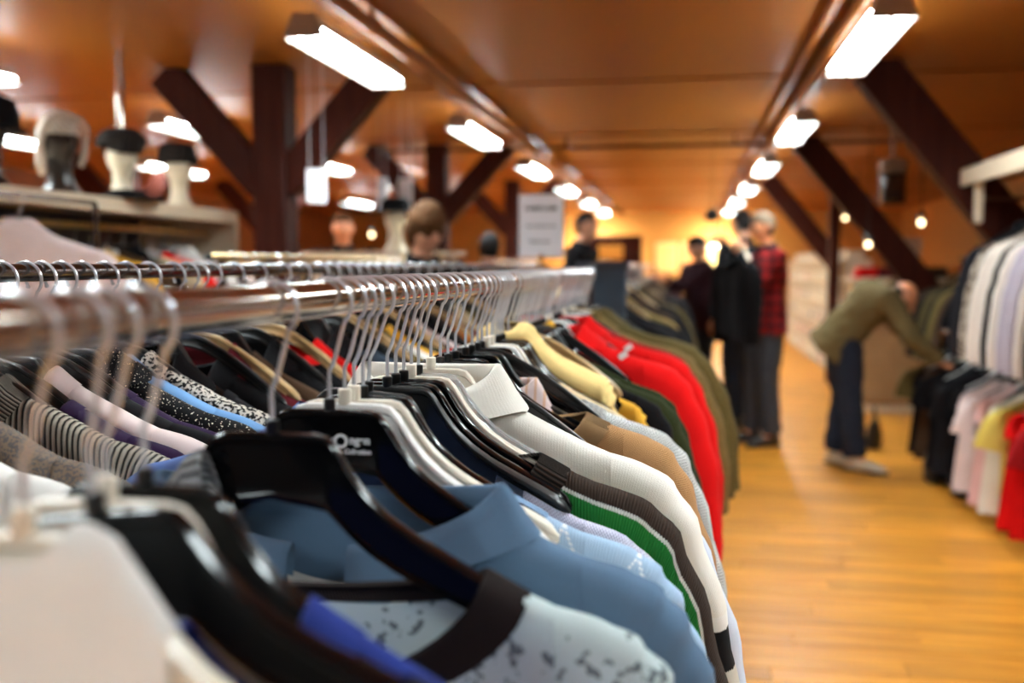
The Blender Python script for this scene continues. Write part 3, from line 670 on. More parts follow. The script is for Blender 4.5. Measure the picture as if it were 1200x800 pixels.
# ------------------------------------------------------------------ other racks: shared shapes, one object per garment
PROTO = {}
SHAPES = dict(
 shirt=dict(nm='shirt', cat='shirt', n=.09, df=.08, db=.006, collar='shirt', th=.016, reach=.9), sweater=dict(nm='sweater', cat='sweater', n=.17, df=.1, db=.015, collar='band', th=.02, reach=1.),
 knit=dict(nm='sweater', cat='sweater', n=.12, df=.08, db=.01, collar='rib', th=.024, reach=1.0), jacket=dict(nm='jacket', cat='jacket', n=.09, df=.18, db=.008, collar='coat', th=.026, reach=1.),
 coat=dict(nm='overcoat', cat='coat', n=.09, df=.2, db=.01, collar='coat', th=.034, reach=1.25, hem=-1.02), dress=dict(nm='dress', cat='dress', n=.12, df=.1, db=.02, collar='band', th=.014, sleeve='cap', reach=.4, hem=-.82, flare=1.25),
 tee=dict(nm='tee', cat='t-shirt', n=.11, df=.06, db=.01, collar='band', th=.014, sleeve='short', reach=.9, hem=-.68))
def hang(shape, mkey, loc, yaw, label, group, lod=2, small=False):
    key = (shape, lod)
    if key not in PROTO:
        k = dict(SHAPES[shape]); nm = k.pop('nm'); ct = k.pop('cat')
        PROTO[key] = garment(nm, ct, C[mkey], loc, yaw, label, group, lod=lod, seed=len(PROTO)+50, **k); return PROTO[key]
    return clone(PROTO[key], loc, yaw, label, group, mat=C[mkey])
MW = dict(black='black', char='charcoal', white='white', offwhite='cream', red='red', dred='dark red', burg='burgundy', beige='beige', mustard='mustard', dgreen='dark green', dbrown='dark brown', olive='olive', tweed='tweed', tweed2='moss tweed', jeans='grey-blue', pinkw='blush', purple='deep purple',
          orange='orange', pink='pink', lemon='lemon yellow', pattern='dark floral', shirtl='lilac grey', shirtw='warm white', blue='sky blue', speck='black and white flecked', sparkle='black sequinned', ribstripe='striped rib-knit', tweedbr='brown-grey flecked', steel='steel blue', icewhite='ice white', mauve='pink-striped', yellow='pale yellow', tan='camel')
SW = dict(shirt='shirt', sweater='sweater', knit='round-neck sweater', jacket='jacket', coat='long coat', dress='dress', tee='t-shirt')
def row(x, z, r, items, where, group, hk=('black', 'satin', 'slim', 'wood'), hang_on=True, yaw0=0, lod=2, hgroup=None, sc=None, tilt=0):
    for i, (Y, shape, mk) in enumerate(items):
        rr = random.Random(int(Y*977)+int(x*100)); yw = R(yaw0+rr.uniform(-5, 5)); lab = '%s %s, %s %s' % (MW[mk], SW[shape], ordn(i), where)
        if hang_on: hanger(hk[i % len(hk)], (x, Y, z), yw, '%s hanger, %s %s, %s %s' % ({'black': 'black', 'satin': 'matt black', 'slim': 'slim black', 'wood': 'wooden', 'white': 'white', 'cream': 'cream'}[hk[i % len(hk)]], MW[mk], SW[shape], ordn(i), where), hgroup or 'hangers '+where, rail_r=r)
        q = hang(shape, mk, (x, Y, z), yw, lab, group, lod)
        if sc: q.scale = (sc[0], 1, sc[1]); q.rotation_euler[1] = tilt
# middle rail
X2, Z2, R2 = -.90, 1.388, .0125
rack('second rack with a thinner dark rail, left of the near rack', X2, .2, 6.5, Z2, R2, DARKRAIL, (.3, 6.4))
near2 = [(.91, 'knit', 'white'), (1.0, 'knit', 'tweedbr'), (1.09, 'knit', 'ribstripe'), (1.145, 'sweater', 'purple'), (1.19, 'knit', 'pinkw'), (1.24, 'sweater', 'black'), (1.275, 'sweater', 'purple'), (1.32, 'jacket', 'sparkle'), (1.37, 'knit', 'blue'), (1.43, 'knit', 'speck')]
row(X2, Z2, R2, near2, 'on the second rail, near end', 'garments on the second rail', hk=('slim', 'satin', 'slim'), lod=1, sc=(.95, .78), tilt=R(3))
pal = ['black', 'char', 'black', 'burg', 'black', 'dbrown', 'black', 'char', 'red', 'black', 'jeans', 'black', 'tweed2', 'white', 'mustard', 'dgreen', 'dbrown', 'pinkw', 'black', 'orange', 'burg', 'beige', 'char', 'olive', 'black']
ys = [1.49, 1.56, 1.64, 1.69, 1.73, 1.78, 1.88, 1.99, 2.12, 2.24, 2.36, 2.44, 2.52, 2.6, 2.68, 2.77, 2.86, 2.95, 3.05, 3.2, 3.35, 3.5, 3.7, 3.9, 4.1, 5.2, 5.4, 5.6, 5.8, 6.0]
row(X2, Z2, R2, [(yy, ['jacket', 'sweater', 'knit'][i % 3], pal[i % len(pal)]) for i, yy in enumerate(ys)], 'on the second rail past the flecked sweater', 'garments on the second rail')
# gold rail further left
X3, Z3, R3 = -1.62, 1.425, .0125
rack('third rack with a brass rail, left of the second rack', X3, 3.2, 6.6, Z3, R3, BRASS, (3.3, 6.5))
pal3 = ['mustard', 'red', 'offwhite', 'black', 'orange', 'olive', 'pinkw', 'burg', 'beige', 'black', 'tweed', 'white', 'black', 'lemon', 'dred', 'dbrown']
ys = [3.36, 3.45, 3.55, 3.65, 3.76, 3.88, 4.0, 5.1, 5.25, 5.4, 5.6, 5.8, 6.0]
row(X3, Z3, R3, [(yy, ['sweater', 'shirt', 'knit', 'tee'][i % 4], pal3[i % len(pal3)]) for i, yy in enumerate(ys)], 'on the brass rail', 'garments on the brass rail', lod=3, hk=('black', 'white', 'satin'))
# rack that continues the near row towards the far wall
X4, Z4 = -.38, 1.385
rack('long rack of dark coats continuing the near row down the aisle', X4, 4.0, 11.8, Z4, .0155, CHROME, (4.1, 8, 11.7))
pal4 = ['char', 'black', 'olive', 'tweed', 'black', 'dbrown', 'black', 'black', 'char', 'black', 'tweed2', 'black', 'dbrown', 'black', 'char', 'black', 'black', 'dbrown', 'black', 'char', 'black', 'burg', 'black', 'black', 'dbrown', 'black', 'char', 'black']
row(X4, Z4, .0155, [(4.22+i*.22+(.02 if i % 2 else 0), ['jacket', 'coat', 'jacket'][i % 3], pal4[i]) for i in range(28) if abs(4.22+i*.22-9.6) > .24 and abs(4.22+i*.22-8.2) > .13], 'on the long coat rack', 'coats on the long aisle rack', lod=2, hk=('black', 'wood', 'cream', 'satin', 'black', 'white'))
# trousers folded over a hanger at the front of that rack
t = empty('trousers', (X4, 4.09, Z4), 'grey-blue jeans folded over a hanger, first on the long coat rack', 'trousers', 'coats on the long aisle rack')
def fold_cloth(w_, top, bot, th, x0=0):
    g = G(); rows = []
    for j in range(18):
        v = j/17; z = lerp(top, bot, v); r_ = []
        for k in range(24):
            a = 2*pi*k/24; rr_ = th*(1 if j else .4); x = x0+w_/2*abs(cos(a))**.3*(1 if cos(a) > 0 else -1)*(1+.05*sin(5*z)); y = rr_*abs(sin(a))**.6*(1 if sin(a) > 0 else -1)+.005*sin(30*x+8*z)
            r_.append((x, y, z))
        rows.append(r_)
    g.grid(rows, True, capa=True, capb=True); return g
fold_cloth(.2, .02, -.55, .022, .04).obj('leg', C['jeans'], t, smooth='all'); fold_cloth(.16, .0, -.5, .018, .0).obj('leg', C['jeans'], t, smooth='all').location = (-.05, .045, 0)
g = fold_cloth(.22, .025, -.01, .026, .04); g.obj('waistband', C['denimg'], t, smooth='all')

# ---- left wall unit: cream shelf board with a rail beneath, heads on top
t = empty('shelf_rack', (-2.98, 4.0, 0), 'long cream shelf unit with brass rail below, heads and hats on top', 'shelf'); yc = 4.0
def pbox(name, a, b, mat, parent, off, bev=.004):
    g = G(); c = [(p+q)/2-o for p, q, o in zip(a, b, off)]; g.box(c, [abs(q-p) for p, q in zip(a, b)], bev=bev); return g.obj(name, mat, parent, smooth=False)
of = (-2.98, 4.0, 0)
pbox('top_board', (-3.42, 1.6, 1.69), (-2.76, 5.86, 1.725), PAINTW, t, of); pbox('side_panel', (-3.42, 5.82, 0), (-2.76, 5.86, 1.69), PAINTW, t, of); pbox('side_panel', (-3.42, 1.6, 0), (-2.76, 1.64, 1.69), PAINTW, t, of)
pbox('back_panel', (-3.42, 1.64, .1), (-3.40, 5.82, 1.69), plain('panel_slate', (.05, .05, .07), .5), t, of)
pbox('fascia', (-2.78, 1.62, 1.655), (-2.758, 5.84, 1.69), PAINTW, t, of)
g = G(); g.tube([(.03, -2.36, 1.59), (.03, 1.82, 1.59)], .014, 14); g.obj('rail', BRASS, t)
X5 = -2.95
pal5 = ['pinkw', 'red', 'black', 'red', 'dred', 'black', 'offwhite', 'lemon', 'black', 'mustard', 'dbrown', 'black', 'beige', 'red', 'pinkw', 'white', 'black', 'olive']
ys = [3.3+i*.142 for i in range(17)]
row(X5, 1.59, .014, [(yy, ['sweater', 'knit', 'tee', 'shirt'][i % 4], pal5[i]) for i, yy in enumerate(ys)], 'on the rail under the hat shelf', 'garments under the hat shelf', lod=3, hk=('black', 'white', 'slim'), sc=(1, .74))
# blush blouse hung in front of the shelf, at the left edge
hanger('white', (-2.50, 3.42, 1.66), R(35), 'white hanger with the sheer blush blouse at the left edge of the picture', 'hangers on the front of the shelf unit', rail_r=.010)
garment('blouse', 'blouse', C['pinkw'], (-2.50, 3.42, 1.66), R(35), 'sheer blush blouse with puffed shoulders hung at the left edge', None, n=.04, df=.03, collar='band', sleeve='long', th=.06, lod=2, seed=77, reach=.7, sc=(1.1, .85))
g = G(); g.tube([(0, .5, 0), (0, -.3, 0)], .010, 10); g.tube([(0, .5, 0), (0, .5, -1.64)], .012, 10); g.tube([(0, -.3, 0), (0, -.3, -1.64)], .012, 10); g.box((0, .1, -1.64), (.3, 1.0, .03), bev=.004)
o = g.obj('garment_stand', DARKRAIL, loc=(-2.5, 3.42, 1.66)); tag(o, 'slim dark stand holding the blush blouse in front of the shelf unit', 'stand')

# ------------------------------------------------------------------ heads, mannequins, people
def head_rows(size=1., nr=34, ns=44, face=1.):
    """x right, y forward, z up, centred between crown and chin; head height .23*size"""
    rows = []
    for i in range(1, nr):
        la = pi*i/nr-pi/2; r_ = []
        for k in range(ns):
            lo = 2*pi*k/ns; d = Vector((cos(la)*sin(lo), cos(la)*cos(lo), sin(la))); x, y, z = d.x*.076, d.y*.094, d.z*.115
            low = min(1, max(0, -d.z)); x *= 1-.30*low**1.5; y = y*(1-.12*low) if y > 0 else y*(1-.42*low)
            if d.y > 0: y += .010*low*face
            if d.y > 0:
                fx = x/.02; zz = z/.115
                nose = exp(-(x/.013)**2)*(exp(-((zz+.20)/.16)**2)*.026+exp(-((zz-.0)/.2)**2)*.012)
                eyes = -(exp(-((abs(x)-.031)/.014)**2)*exp(-((zz-.04)/.10)**2))*.013
                brow = exp(-((abs(x)-.028)/.02)**2)*exp(-((zz-.20)/.07)**2)*.005
                lips = exp(-(x/.024)**2)*(exp(-((zz+.48)/.035)**2)+exp(-((zz+.56)/.04)**2)-.6*exp(-((zz+.52)/.012)**2))*.007
                chin = exp(-(x/.022)**2)*exp(-((zz+.82)/.13)**2)*.010; cheek = exp(-((abs(x)-.045)/.018)**2)*exp(-((zz+.15)/.2)**2)*.004
                y += (nose+eyes+brow+lips+chin+cheek)*face
            r_.append(Vector((x, y, z))*size)
        rows.append(r_)
    return rows
def basis(fwd, up=(0, 0, 1)):
    y = Vector(tuple(fwd)+(0,)*(3-len(fwd))).normalized(); u = Vector(up); x = y.cross(u).normalized(); z = x.cross(y); return Matrix((x, y, z)).transposed()
def head_geo(g, c, fwd, up=(0, 0, 1), size=1., ears=True):
    M = basis(fwd, up); c = Vector(c); rows = [[c+M @ p for p in r] for r in head_rows(size)]; g.grid(rows, True, capa=True, capb=True)
    if ears:
        for s in (-1, 1): g.ball(c+M @ Vector((s*.077*size, -.008*size, -.004*size)), (.009*size, .017*size, .031*size), 12, 8, M @ Matrix.Rotation(s*R(18), 3, 'Z'))
    return M
def hair_geo(g, c, M, size=1., front=.52, vol=1.08, nape=-.25, seed=0, top=9):
    c = Vector(c); rows = []
    for r in head_rows(size*vol, 26, 36, 0):
        q = []
        for p in r:
            d = p.copy(); u = d.y/(.094*size*vol); zz = d.z/(.115*size*vol); lim = front if u > .35 else lerp(nape, front, max(0, (u+.2)/.55)) if u > -.2 else nape-.25
            n_ = noise.noise(p*55+Vector((seed, 0, 0)))*.008*size
            if zz > top: p = p*lerp(.80, 1, max(0, 1-(zz-top)*4))
            elif zz < lim: p = p*lerp(.80, 1, max(0, 1-(lim-zz)*3))
            else: p = p+p.normalized()*n_
            q.append(c+M @ p)
        rows.append(q)
    g.grid(rows, True, capa=True, capb=True)
def fingers(g, wrist, dirv, palm_n, size=1., curl=.5):
    """palm plus four unequal bent fingers and a thumb leaving the side of the palm"""
    d = Vector(dirv).normalized(); nrm = Vector(palm_n); nrm = (nrm-d*nrm.dot(d)).normalized(); s = d.cross(nrm); wv = Vector(wrist)
    g.tube([wv-d*.02*size, wv+d*.015*size, wv+d*.05*size, wv+d*.088*size], [.024*size, .034*size, .041*size, .038*size], 14, ell=[.018*size, .016*size, .015*size, .012*size], side=s)
    for k, (o, L) in enumerate(((-.030, .066), (-.010, .076), (.010, .071), (.029, .056))):
        p = wv+d*.085*size+s*o*size; path = [p-d*.02*size, p]; a = 0
        for j in range(3):
            a += curl*.75; p = p+(d*cos(a)+nrm*sin(a)+s*o*1.5)*L*size*(.42, .33, .25)[j]; path.append(p)
        g.tube(path, [.0095*size, .0095*size, .009*size, .0085*size, .0065*size], 10)
    p = wv+d*.03*size-s*.03*size; q = p+(d*.6-s*.75+nrm*.25)*.035*size; r_ = q+(d*.9-s*.25+nrm*.4)*.03*size
    g.tube([wv+d*.012*size-s*.012*size, p, q, r_, r_+(d+nrm*.3)*.02*size], [.015*size, .013*size, .0115*size, .010*size, .007*size], 10)
def V3(*a): return Vector(a)
def wrinkle(me, fn):
    new = []
    for co, nr in [(v.co.copy(), v.normal.copy()) for v in me.vertices]: new += list(co+nr*fn(co))
    me.vertices.foreach_set('co', new); me.update()
def person(loc, label, pelvis, chest, neck, head, face, sh, el, wr, hip, kn, an, toe, top, bottom, shoes, hair, skin=None, up=(0, 0, 1), hand_dir=None, curl=.6, build=1., coatlen=.12, hairp={}, collarm=None):
    """joints are given in local metres; one continuous body, clothing / hair / shoes as its children"""
    skin = skin or SKIN; t = empty('person', loc, label, 'person')
    pelvis, chest, neck, head = Vector(pelvis), Vector(chest), Vector(neck), Vector(head)
    L = [Vector(sh[0]), Vector(sh[1])]; side = (L[1]-L[0]).normalized()
    g = G()
    g.tube([pelvis-(chest-pelvis)*.15, pelvis, lerp(pelvis, chest, .5), chest, lerp(chest, neck, .6), neck], [.13, .165, .145, .17, .13, .055], 20, ell=[.10, .115, .10, .115, .085, .055], side=side)
    g.tube([neck-(head-neck)*.3, neck, lerp(neck, head, .55), head], [.06, .056, .054, .05], 14)
    for i in (0, 1):
        S_, E_, W_ = L[i], Vector(el[i]), Vector(wr[i]); H_, K_, A_, T_ = Vector(hip[i]), Vector(kn[i]), Vector(an[i]), Vector(toe[i])
        g.tube([lerp(chest, S_, .6), S_, lerp(S_, E_, .5), E_], [.06, .058, .050, .040], 14); g.ball(E_, .041, 12, 8)
        g.tube([E_, lerp(E_, W_, .35), W_], [.040, .041, .027], 14)
        g.tube([lerp(pelvis, H_, .6), H_, lerp(H_, K_, .5), K_], [.10, .092, .078, .056], 14); g.ball(K_, .056, 12, 8)
        g.tube([K_, lerp(K_, A_, .3), A_], [.055, .057, .036], 14)
        g.tube([A_, lerp(A_, T_, .5)-V3(0, 0, .01), T_], [.036, .034, .022], 12)
        hd = Vector(hand_dir[i]) if hand_dir else (W_-E_); fingers(g, W_, hd, (0, 0, -1) if abs(hd.normalized().z) < .7 else (-side if i else side), 1., curl)
    M = head_geo(g, head, face, up)
    o = g.obj('body', skin, t); bake(o, [('REMESH', dict(mode='VOXEL', voxel_size=.0065)), ('SMOOTH', dict(factor=.5, iterations=2))])
    for s in (-1, 1):
        e = G(); e.ball(head+M @ V3(s*.030, .076, .006), .0115, 12, 8); e.obj('eye', EYE, t)
    g = G(); hair_geo(g, head, M, **hairp); g.obj('hair', hair, t, smooth='all')
    # jacket / shirt: one garment surface, open only where arms and neck leave it
    b = 1.16*build; g = G(); dn = (pelvis-chest).normalized()
    g.tube([pelvis+dn*coatlen, pelvis, lerp(pelvis, chest, .5), chest, lerp(chest, neck, .55), neck-(neck-chest)*.08], [.185*b, .172*b, .160*b, .178*b, .140*b, .070*b], 24, ell=[.135*b, .125*b, .118*b, .128*b, .098*b, .066*b], side=side)
    for i in (0, 1):
        S_, E_, W_ = L[i], Vector(el[i]), Vector(wr[i])
        g.tube([lerp(chest, S_, .5), S_, lerp(S_, E_, .5), E_, lerp(E_, W_, .5), lerp(E_, W_, .93)], [.085*b, .072*b, .064*b, .057*b, .050*b, .044*b], 16); g.ball(E_, .058*b, 12, 8)
    o = g.obj('jacket', top, t); bake(o, [('REMESH', dict(mode='VOXEL', voxel_size=.011)), ('SMOOTH', dict(factor=.6, iterations=4))])
    wrinkle(o.data, lambda c: noise.noise(c*9)*.014+noise.noise(V3(c.x*14, c.y*14, c.z*34))*.010)   # cloth wrinkles, real relief
    g = G(); g.tube([neck-(head-neck)*.12, neck+(head-neck)*.22], [.078*b, .066*b], 20, cap=False); g.tube([neck+(head-neck)*.22, neck-(head-neck)*.05], [.060*b, .066*b], 20, cap=False); g.obj('collar', collarm or top, t)
    g = G()
    g.tube([pelvis-dn*.01, pelvis+dn*.03, pelvis+dn*.10], [.145, .150, .140], 20, ell=[.10, .106, .105], side=side)
    for i in (0, 1):
        H_, K_, A_ = Vector(hip[i]), Vector(kn[i]), Vector(an[i])
        g.tube([lerp(pelvis, H_, .6), H_, lerp(H_, K_, .5), K_, lerp(K_, A_, .5), lerp(K_, A_, .97)], [.098, .102, .096, .080, .076, .080], 16)
    o = g.obj('trousers', bottom, t); bake(o, [('REMESH', dict(mode='VOXEL', voxel_size=.012)), ('SMOOTH', dict(factor=.6, iterations=3))])
    wrinkle(o.data, lambda c: noise.noise(V3(c.x*12, c.y*12, c.z*26))*.010)
    for i in (0, 1):
        A_, T_ = Vector(an[i]), Vector(toe[i]); f = (T_-A_); f.z = 0; f.normalize(); heel = V3(A_.x, A_.y, .0)-f*.05; sd = V3(-f.y, f.x, 0)
        g = G(); g.tube([heel+V3(0, 0, .045)-f*.012, heel+V3(0, 0, .05)+f*.03, heel+V3(0, 0, .047)+f*.12, heel+V3(0, 0, .037)+f*.20, heel+V3(0, 0, .030)+f*.265], [.030, .041, .044, .046, .026], 18, ell=[.035, .048, .042, .032, .018], side=sd)
        g.tube([A_+V3(0, 0, .02), A_-V3(0, 0, .03)], [.050, .046], 14); o = g.obj('shoe', shoes, t); bake(o, [('REMESH', dict(mode='VOXEL', voxel_size=.007))])
        g = G(); g.tube([heel+V3(0, 0, .009)-f*.015, heel+V3(0, 0, .009)+f*.1, heel+V3(0, 0, .009)+f*.2, heel+V3(0, 0, .009)+f*.275], [.034, .040, .047, .024], 16, ell=[.009]*4, side=sd); g.obj('sole', plain('shoe_sole', (.05, .035, .025), .6), o)
    return t
def stand(loc, label, h, face, top, bottom, hair, shoes, wrs, els=None, skin=None, hand_dir=None, look=None, **kw):
    """upright figure of height h turned to face (a horizontal direction)"""
    f = Vector((face[0], face[1], 0)).normalized(); s = V3(f.y, -f.x, 0); k = h/1.75; P = lambda a, b, c: s*a*k+f*b*k+V3(0, 0, c*k)
    els = els or [None, None]; wr = []; el = []
    for i, sg in ((0, -1), (1, 1)):
        if wrs[i] is None: el.append(P(sg*.25, -.02, 1.13)); wr.append(P(sg*.25, .06, .87))
        else: wr.append(Vector(wrs[i])); el.append(Vector(els[i]) if els[i] else lerp(P(sg*.20, 0, 1.42), Vector(wrs[i]), .5)+V3(0, 0, -.13)*k)
    return person(loc, label, P(0, 0, .96), P(0, .0, 1.32), P(0, .0, 1.48), P(0, .035, 1.635), look or f, [P(-.185, 0, 1.42), P(.185, 0, 1.42)], el, wr, [P(-.09, 0, .91), P(.09, 0, .91)], [P(-.10, .02, .50), P(.10, .04, .50)], [P(-.10, -.02, .09), P(.11, .03, .09)], [P(-.12, .13, .03), P(.14, .18, .03)],
                  top, bottom, shoes, hair, skin=skin, hand_dir=hand_dir, **kw)
SHOEB = plain('shoe_beige', (.62, .50, .36), .55); SHOED = plain('shoe_dark', (.035, .025, .02), .45)
JK = cloth('jacket_olive_khaki', (.15, .105, .042)); 
# man in the plaid jacket, holding a black coat on its hanger in front of him
stand((.60, 7.9, 0), 'greying man in red plaid jacket and worn dark jeans holding up a black coat', 1.80, (-.93, -.37), C['plaid'], C['denimg'], HAIRG, SHOED,
      [(-.20, -.22, 1.45), (-.17, -.02, 1.12)], [(-.12, -.22, 1.20), (.02, .08, 1.06)], skin=SKINR, hand_dir=[(-.3, -.2, .9), (-1, -.2, .1)], look=(-.9, -.3, -.25), collarm=C['char'])
hanger('wood', (.37, 7.60, 1.655), R(-66), 'wooden hanger raised in the hand of the man in red plaid', None)
garment('overcoat', 'coat', C['black'], (.37, 7.60, 1.655), R(-66), 'long black coat held up on a hanger by the man in red plaid', None, n=.09, df=.16, db=.01, collar='coat', th=.06, lod=2, seed=91, reach=.35, hem=-.80, xs=.22)
# bending man in olive jacket
person((1.02, 7.1, 0), 'balding man in olive jacket and dark jeans bending over to the lower right rail', (.03, 0, .93), (.22, -.06, 1.17), (.31, -.09, 1.225), (.385, -.13, 1.175), (.62, -.42, -.62),
       [(.23, .14, 1.20), (.28, -.25, 1.18)], [(.42, .12, .98), (.40, -.34, .94)], [(.60, .04, .80), (.60, -.30, .76)], [(.02, .09, .90), (.05, -.09, .90)], [(.06, .10, .50), (.08, -.12, .50)], [(.01, .08, .09), (.12, -.12, .09)], [(.12, .0, .03), (.26, -.22, .03)],
       JK, C['denim'], SHOEB, HAIRK, skin=SKINR, up=(.5, -.3, .75), hand_dir=[(1, -.2, -.35), (1, -.1, -.3)], coatlen=.16, hairp=dict(front=.96, nape=-.15, vol=1.04, top=.5))
# others
stand((.12, 9.6, 0), 'dark-haired person in dark maroon jacket reaching over the long coat rack', 1.66, (-.8, -.55), cloth('jacket_maroon_black', (.030, .010, .014)), C['denim'], HAIRK, SHOED, [(-.34, .05, 1.26), (-.30, -.25, 1.24)], None, look=(-.7, -.5, -.35))
stand((.47, 8.6, 0), 'tall dark-haired person in dark clothes behind the man in red plaid', 1.86, (-.6, .8), C['black'], C['denim'], HAIRK, SHOED, [None, None])
stand((-1.245, 4.62, 0), 'person with wavy brown hair and dark coat looking down between the racks', 1.67, (.75, -.65), C['black'], C['denim'], HAIRB, SHOED, [(.22, .10, 1.05), (.16, -.24, 1.05)], None, look=(.65, -.70, -.32), hairp=dict(vol=1.26, front=.42, nape=-.55))
stand((-2.66, 7.5, 0), 'flushed-faced person in black behind the brass rail, far left of the aisle', 1.80, (.3, -.95), C['black'], C['denim'], HAIRB, SHOED, [None, None], skin=SKINR)
stand((-1.46, 7.3, 0), 'short black-haired person seen only as a dark crown above the racks', 1.62, (.1, .99), C['black'], C['denim'], HAIRK, SHOED, [None, None])
stand((-.86, 8.2, 0), 'dark figure standing directly behind the white sign', 1.83, (.95, -.2), C['black'], C['denim'], HAIRK, SHOED, [None, None])

def mannequin(loc, label, mat, face, size=1., neck_r=.055):
    t = empty('mannequin_head', loc, label, 'mannequin head'); g = G()
    M = head_geo(g, (0, 0, .235*size), face, size=size, ears=False)
    g.tube([(0, -.0, 0), (0, 0, .012), (0, -.0, .05), (0, 0, .10), (0, .0, .17*size)], [.085*size, .085*size, .060*size, .050*size, .052*size], 20)
    o = g.obj('head_form', mat, t); bake(o, [('REMESH', dict(mode='VOXEL', voxel_size=.006)), ('SMOOTH', dict(factor=.5, iterations=2))])
    g = G(); g.lathe([(.088*size, 0), (.09*size, .004), (.088*size, .01), (.06*size, .012)], 28); g.obj('base', mat, t); return t, M
ZB = 1.725
def on_board(y): return (-2.96, y, ZB)
mannequin(on_board(4.36), 'black glossy mannequin head wearing a white crochet hat', MANK, (.85, -.5), 1.12)
t = empty('crochet_hat', (-2.96, 4.36, ZB+.262), 'white crocheted hat with ear flap on the black mannequin head', 'hat')
KW = cloth('crochet_white', (.85, .76, .66), 'knit', (.45, .36, .28), 40, bump=1.)
M = basis((.85, -.5, 0)); g = G(); rows = []
for r in head_rows(1.26, 22, 30, 0):
    q = []
    for p in r:
        if p.z < .0: p = V3(p.x*1.0, min(p.y, -.02), max(p.z, -.10)) if p.y < .03 else V3(p.x, p.y*.0+.02, .02)
        q.append(M @ (p+p.normalized()*.008*sin(p.z*220)*sin(atan2(p.x, p.y)*9)))
    rows.append(q)
g.grid(rows, True, capa=True, capb=True); g.obj('crown', KW, t, smooth='all')
g = G(); g.tube([M @ V3(.1*cos(a), .075+.03*sin(a), .03+.075*sin(a)) for a in [pi*k/16 for k in range(17)]], .013, 10)
g.tube([M @ V3(-.1, .06, .03), M @ V3(-.11, .03, -.06), M @ V3(-.09, .02, -.12)], .014, 10); g.tube([M @ V3(.1, .06, .03), M @ V3(.11, .03, -.06), M @ V3(.09, .02, -.14)], .014, 10); g.obj('brim', KW, t, smooth='all')
g = G(); g.tube([M @ V3(.10, .03, -.04), M @ V3(.11, .04, -.10), M @ V3(.10, .04, -.17)], [.02, .026, .016], 12, ell=[.01, .01, .008]); g.obj('ear_flap', KW, t, smooth='all')
def hat(name, loc, label, mat, rad, h, brim, flat=False):
    t = empty(name, loc, label, 'hat'); g = G()
    g.lathe([(rad*.98, 0), (rad, .01), (rad*.99, h*.5), (rad*.86, h*.86), (rad*.5, h), (.01, h*1.02)], 32); g.obj('crown', mat, t)
    if brim: g = G(); g.lathe([(rad*.9, .004), (rad+brim, -.006), (rad+brim+.008, .0), (rad+brim, .008), (rad*.9, .016)], 36); g.obj('brim', mat, t)
    return t
HATK = cloth('felt_black', (.008, .007, .008)); HATG = cloth('knit_dark_grey', (.035, .030, .028), 'rib', (.01, .01, .01), 60)
mannequin(on_board(4.90), 'white mannequin head under the floppy dark cap, middle of the shelf', MANW, (.8, -.6), 1.)
t = hat('cap', (-2.96, 4.90, ZB+.285), 'floppy dark peaked cap on the middle white head', HATG, .112, .10, 0)
g = G(); g.lathe([(.11, 0), (.13, .02), (.125, .06), (.08, .10), (.01, .105)], 30); g.obj('bulge', HATG, t)
g = G(); g.tube([(-.02, -.09, .0), (.07, -.12, -.008), (.12, -.05, -.008), (.10, .04, .0)], [.02, .03, .03, .02], 10, ell=[.006]*4); g.obj('peak', HATG, t)
hat('felt_hat', (-2.84, 4.74, ZB+.008), 'flat black wide-brimmed hat lying on the shelf edge', HATK, .10, .05, .09)
mannequin(on_board(5.50), 'white mannequin head with dark knitted beanie near the shelf end', MANW, (.75, -.65), .98)
t = hat('beanie', (-2.97, 5.505, ZB+.272), 'dark grey knitted beanie on the white head near the shelf end', HATG, .112, .115, 0)
g = G(); g.lathe([(.108, -.012), (.118, -.008), (.12, .02), (.108, .028)], 30); g.obj('cuff', HATG, t)
mannequin(on_board(3.86), 'black mannequin head at the left picture edge', MANK, (.8, -.6), 1.1)
hat('bowler_hat', (-2.96, 3.86, ZB+.245), 'large round black hat at the left picture edge', HATK, .135, .15, .02)
# hat display in the middle distance
t = empty('hat_shelf', (-1.95, 6.9, 0), 'pale raised shelf board with hats, behind the brass rail', 'shelf'); of = (-1.95, 6.9, 0)
pbox('board', (-2.65, 6.6, 1.455), (-1.55, 6.95, 1.485), PAINTW, t, of)
for xx in (-2.6, -1.6): pbox('leg', (xx-.02, 6.75, 0), (xx+.02, 6.79, 1.455), PAINTW, t, of)
mannequin((-2.02, 6.78, 1.485), 'white mannequin head in black hat on the pale raised shelf', MANW, (.1, -1), 1.)
hat('felt_hat', (-2.02, 6.78, 1.485+.28), 'black felt hat on the head on the pale raised shelf', HATK, .105, .10, .06)

# ------------------------------------------------------------------ signs
PAPER = plain('paper_white', (.93, .90, .94), .5, var=.01)
t = empty('sign', (-.70, 4.8, 0), 'white portrait sign with three lines of print above the racks', 'sign')
g = G(); g.box((0, 0, 1.585), (.215, .004, .305), bev=.001); g.obj('card', PAPER, t)
g = G(); g.tube([(0, .012, .02), (0, .012, 1.44)], .007, 10); g.lathe([(.10, 0), (.10, .008), (.02, .015)], 24, (0, .012, 0)); g.box((0, .004, 1.44), (.03, .022, .02), bev=.002); g.obj('stand', CHROME, t)
fr = G()
for a, b in (((-.112, 1.430), (.112, 1.436)), ((-.112, 1.734), (.112, 1.740)), ((-.112, 1.430), (-.107, 1.740)), ((.107, 1.430), (.112, 1.740))):
    fr.box(((a[0]+b[0])/2, 0, (a[1]+b[1])/2), (b[0]-a[0], .009, b[1]-a[1]))
fr.obj('frame', CLEAR, t, smooth=False)
yw = 0
text('DAMEBLUSER', .026, INK, (.0, -.0028, 1.668), (pi/2, 0, 0), t, bold=.0012)
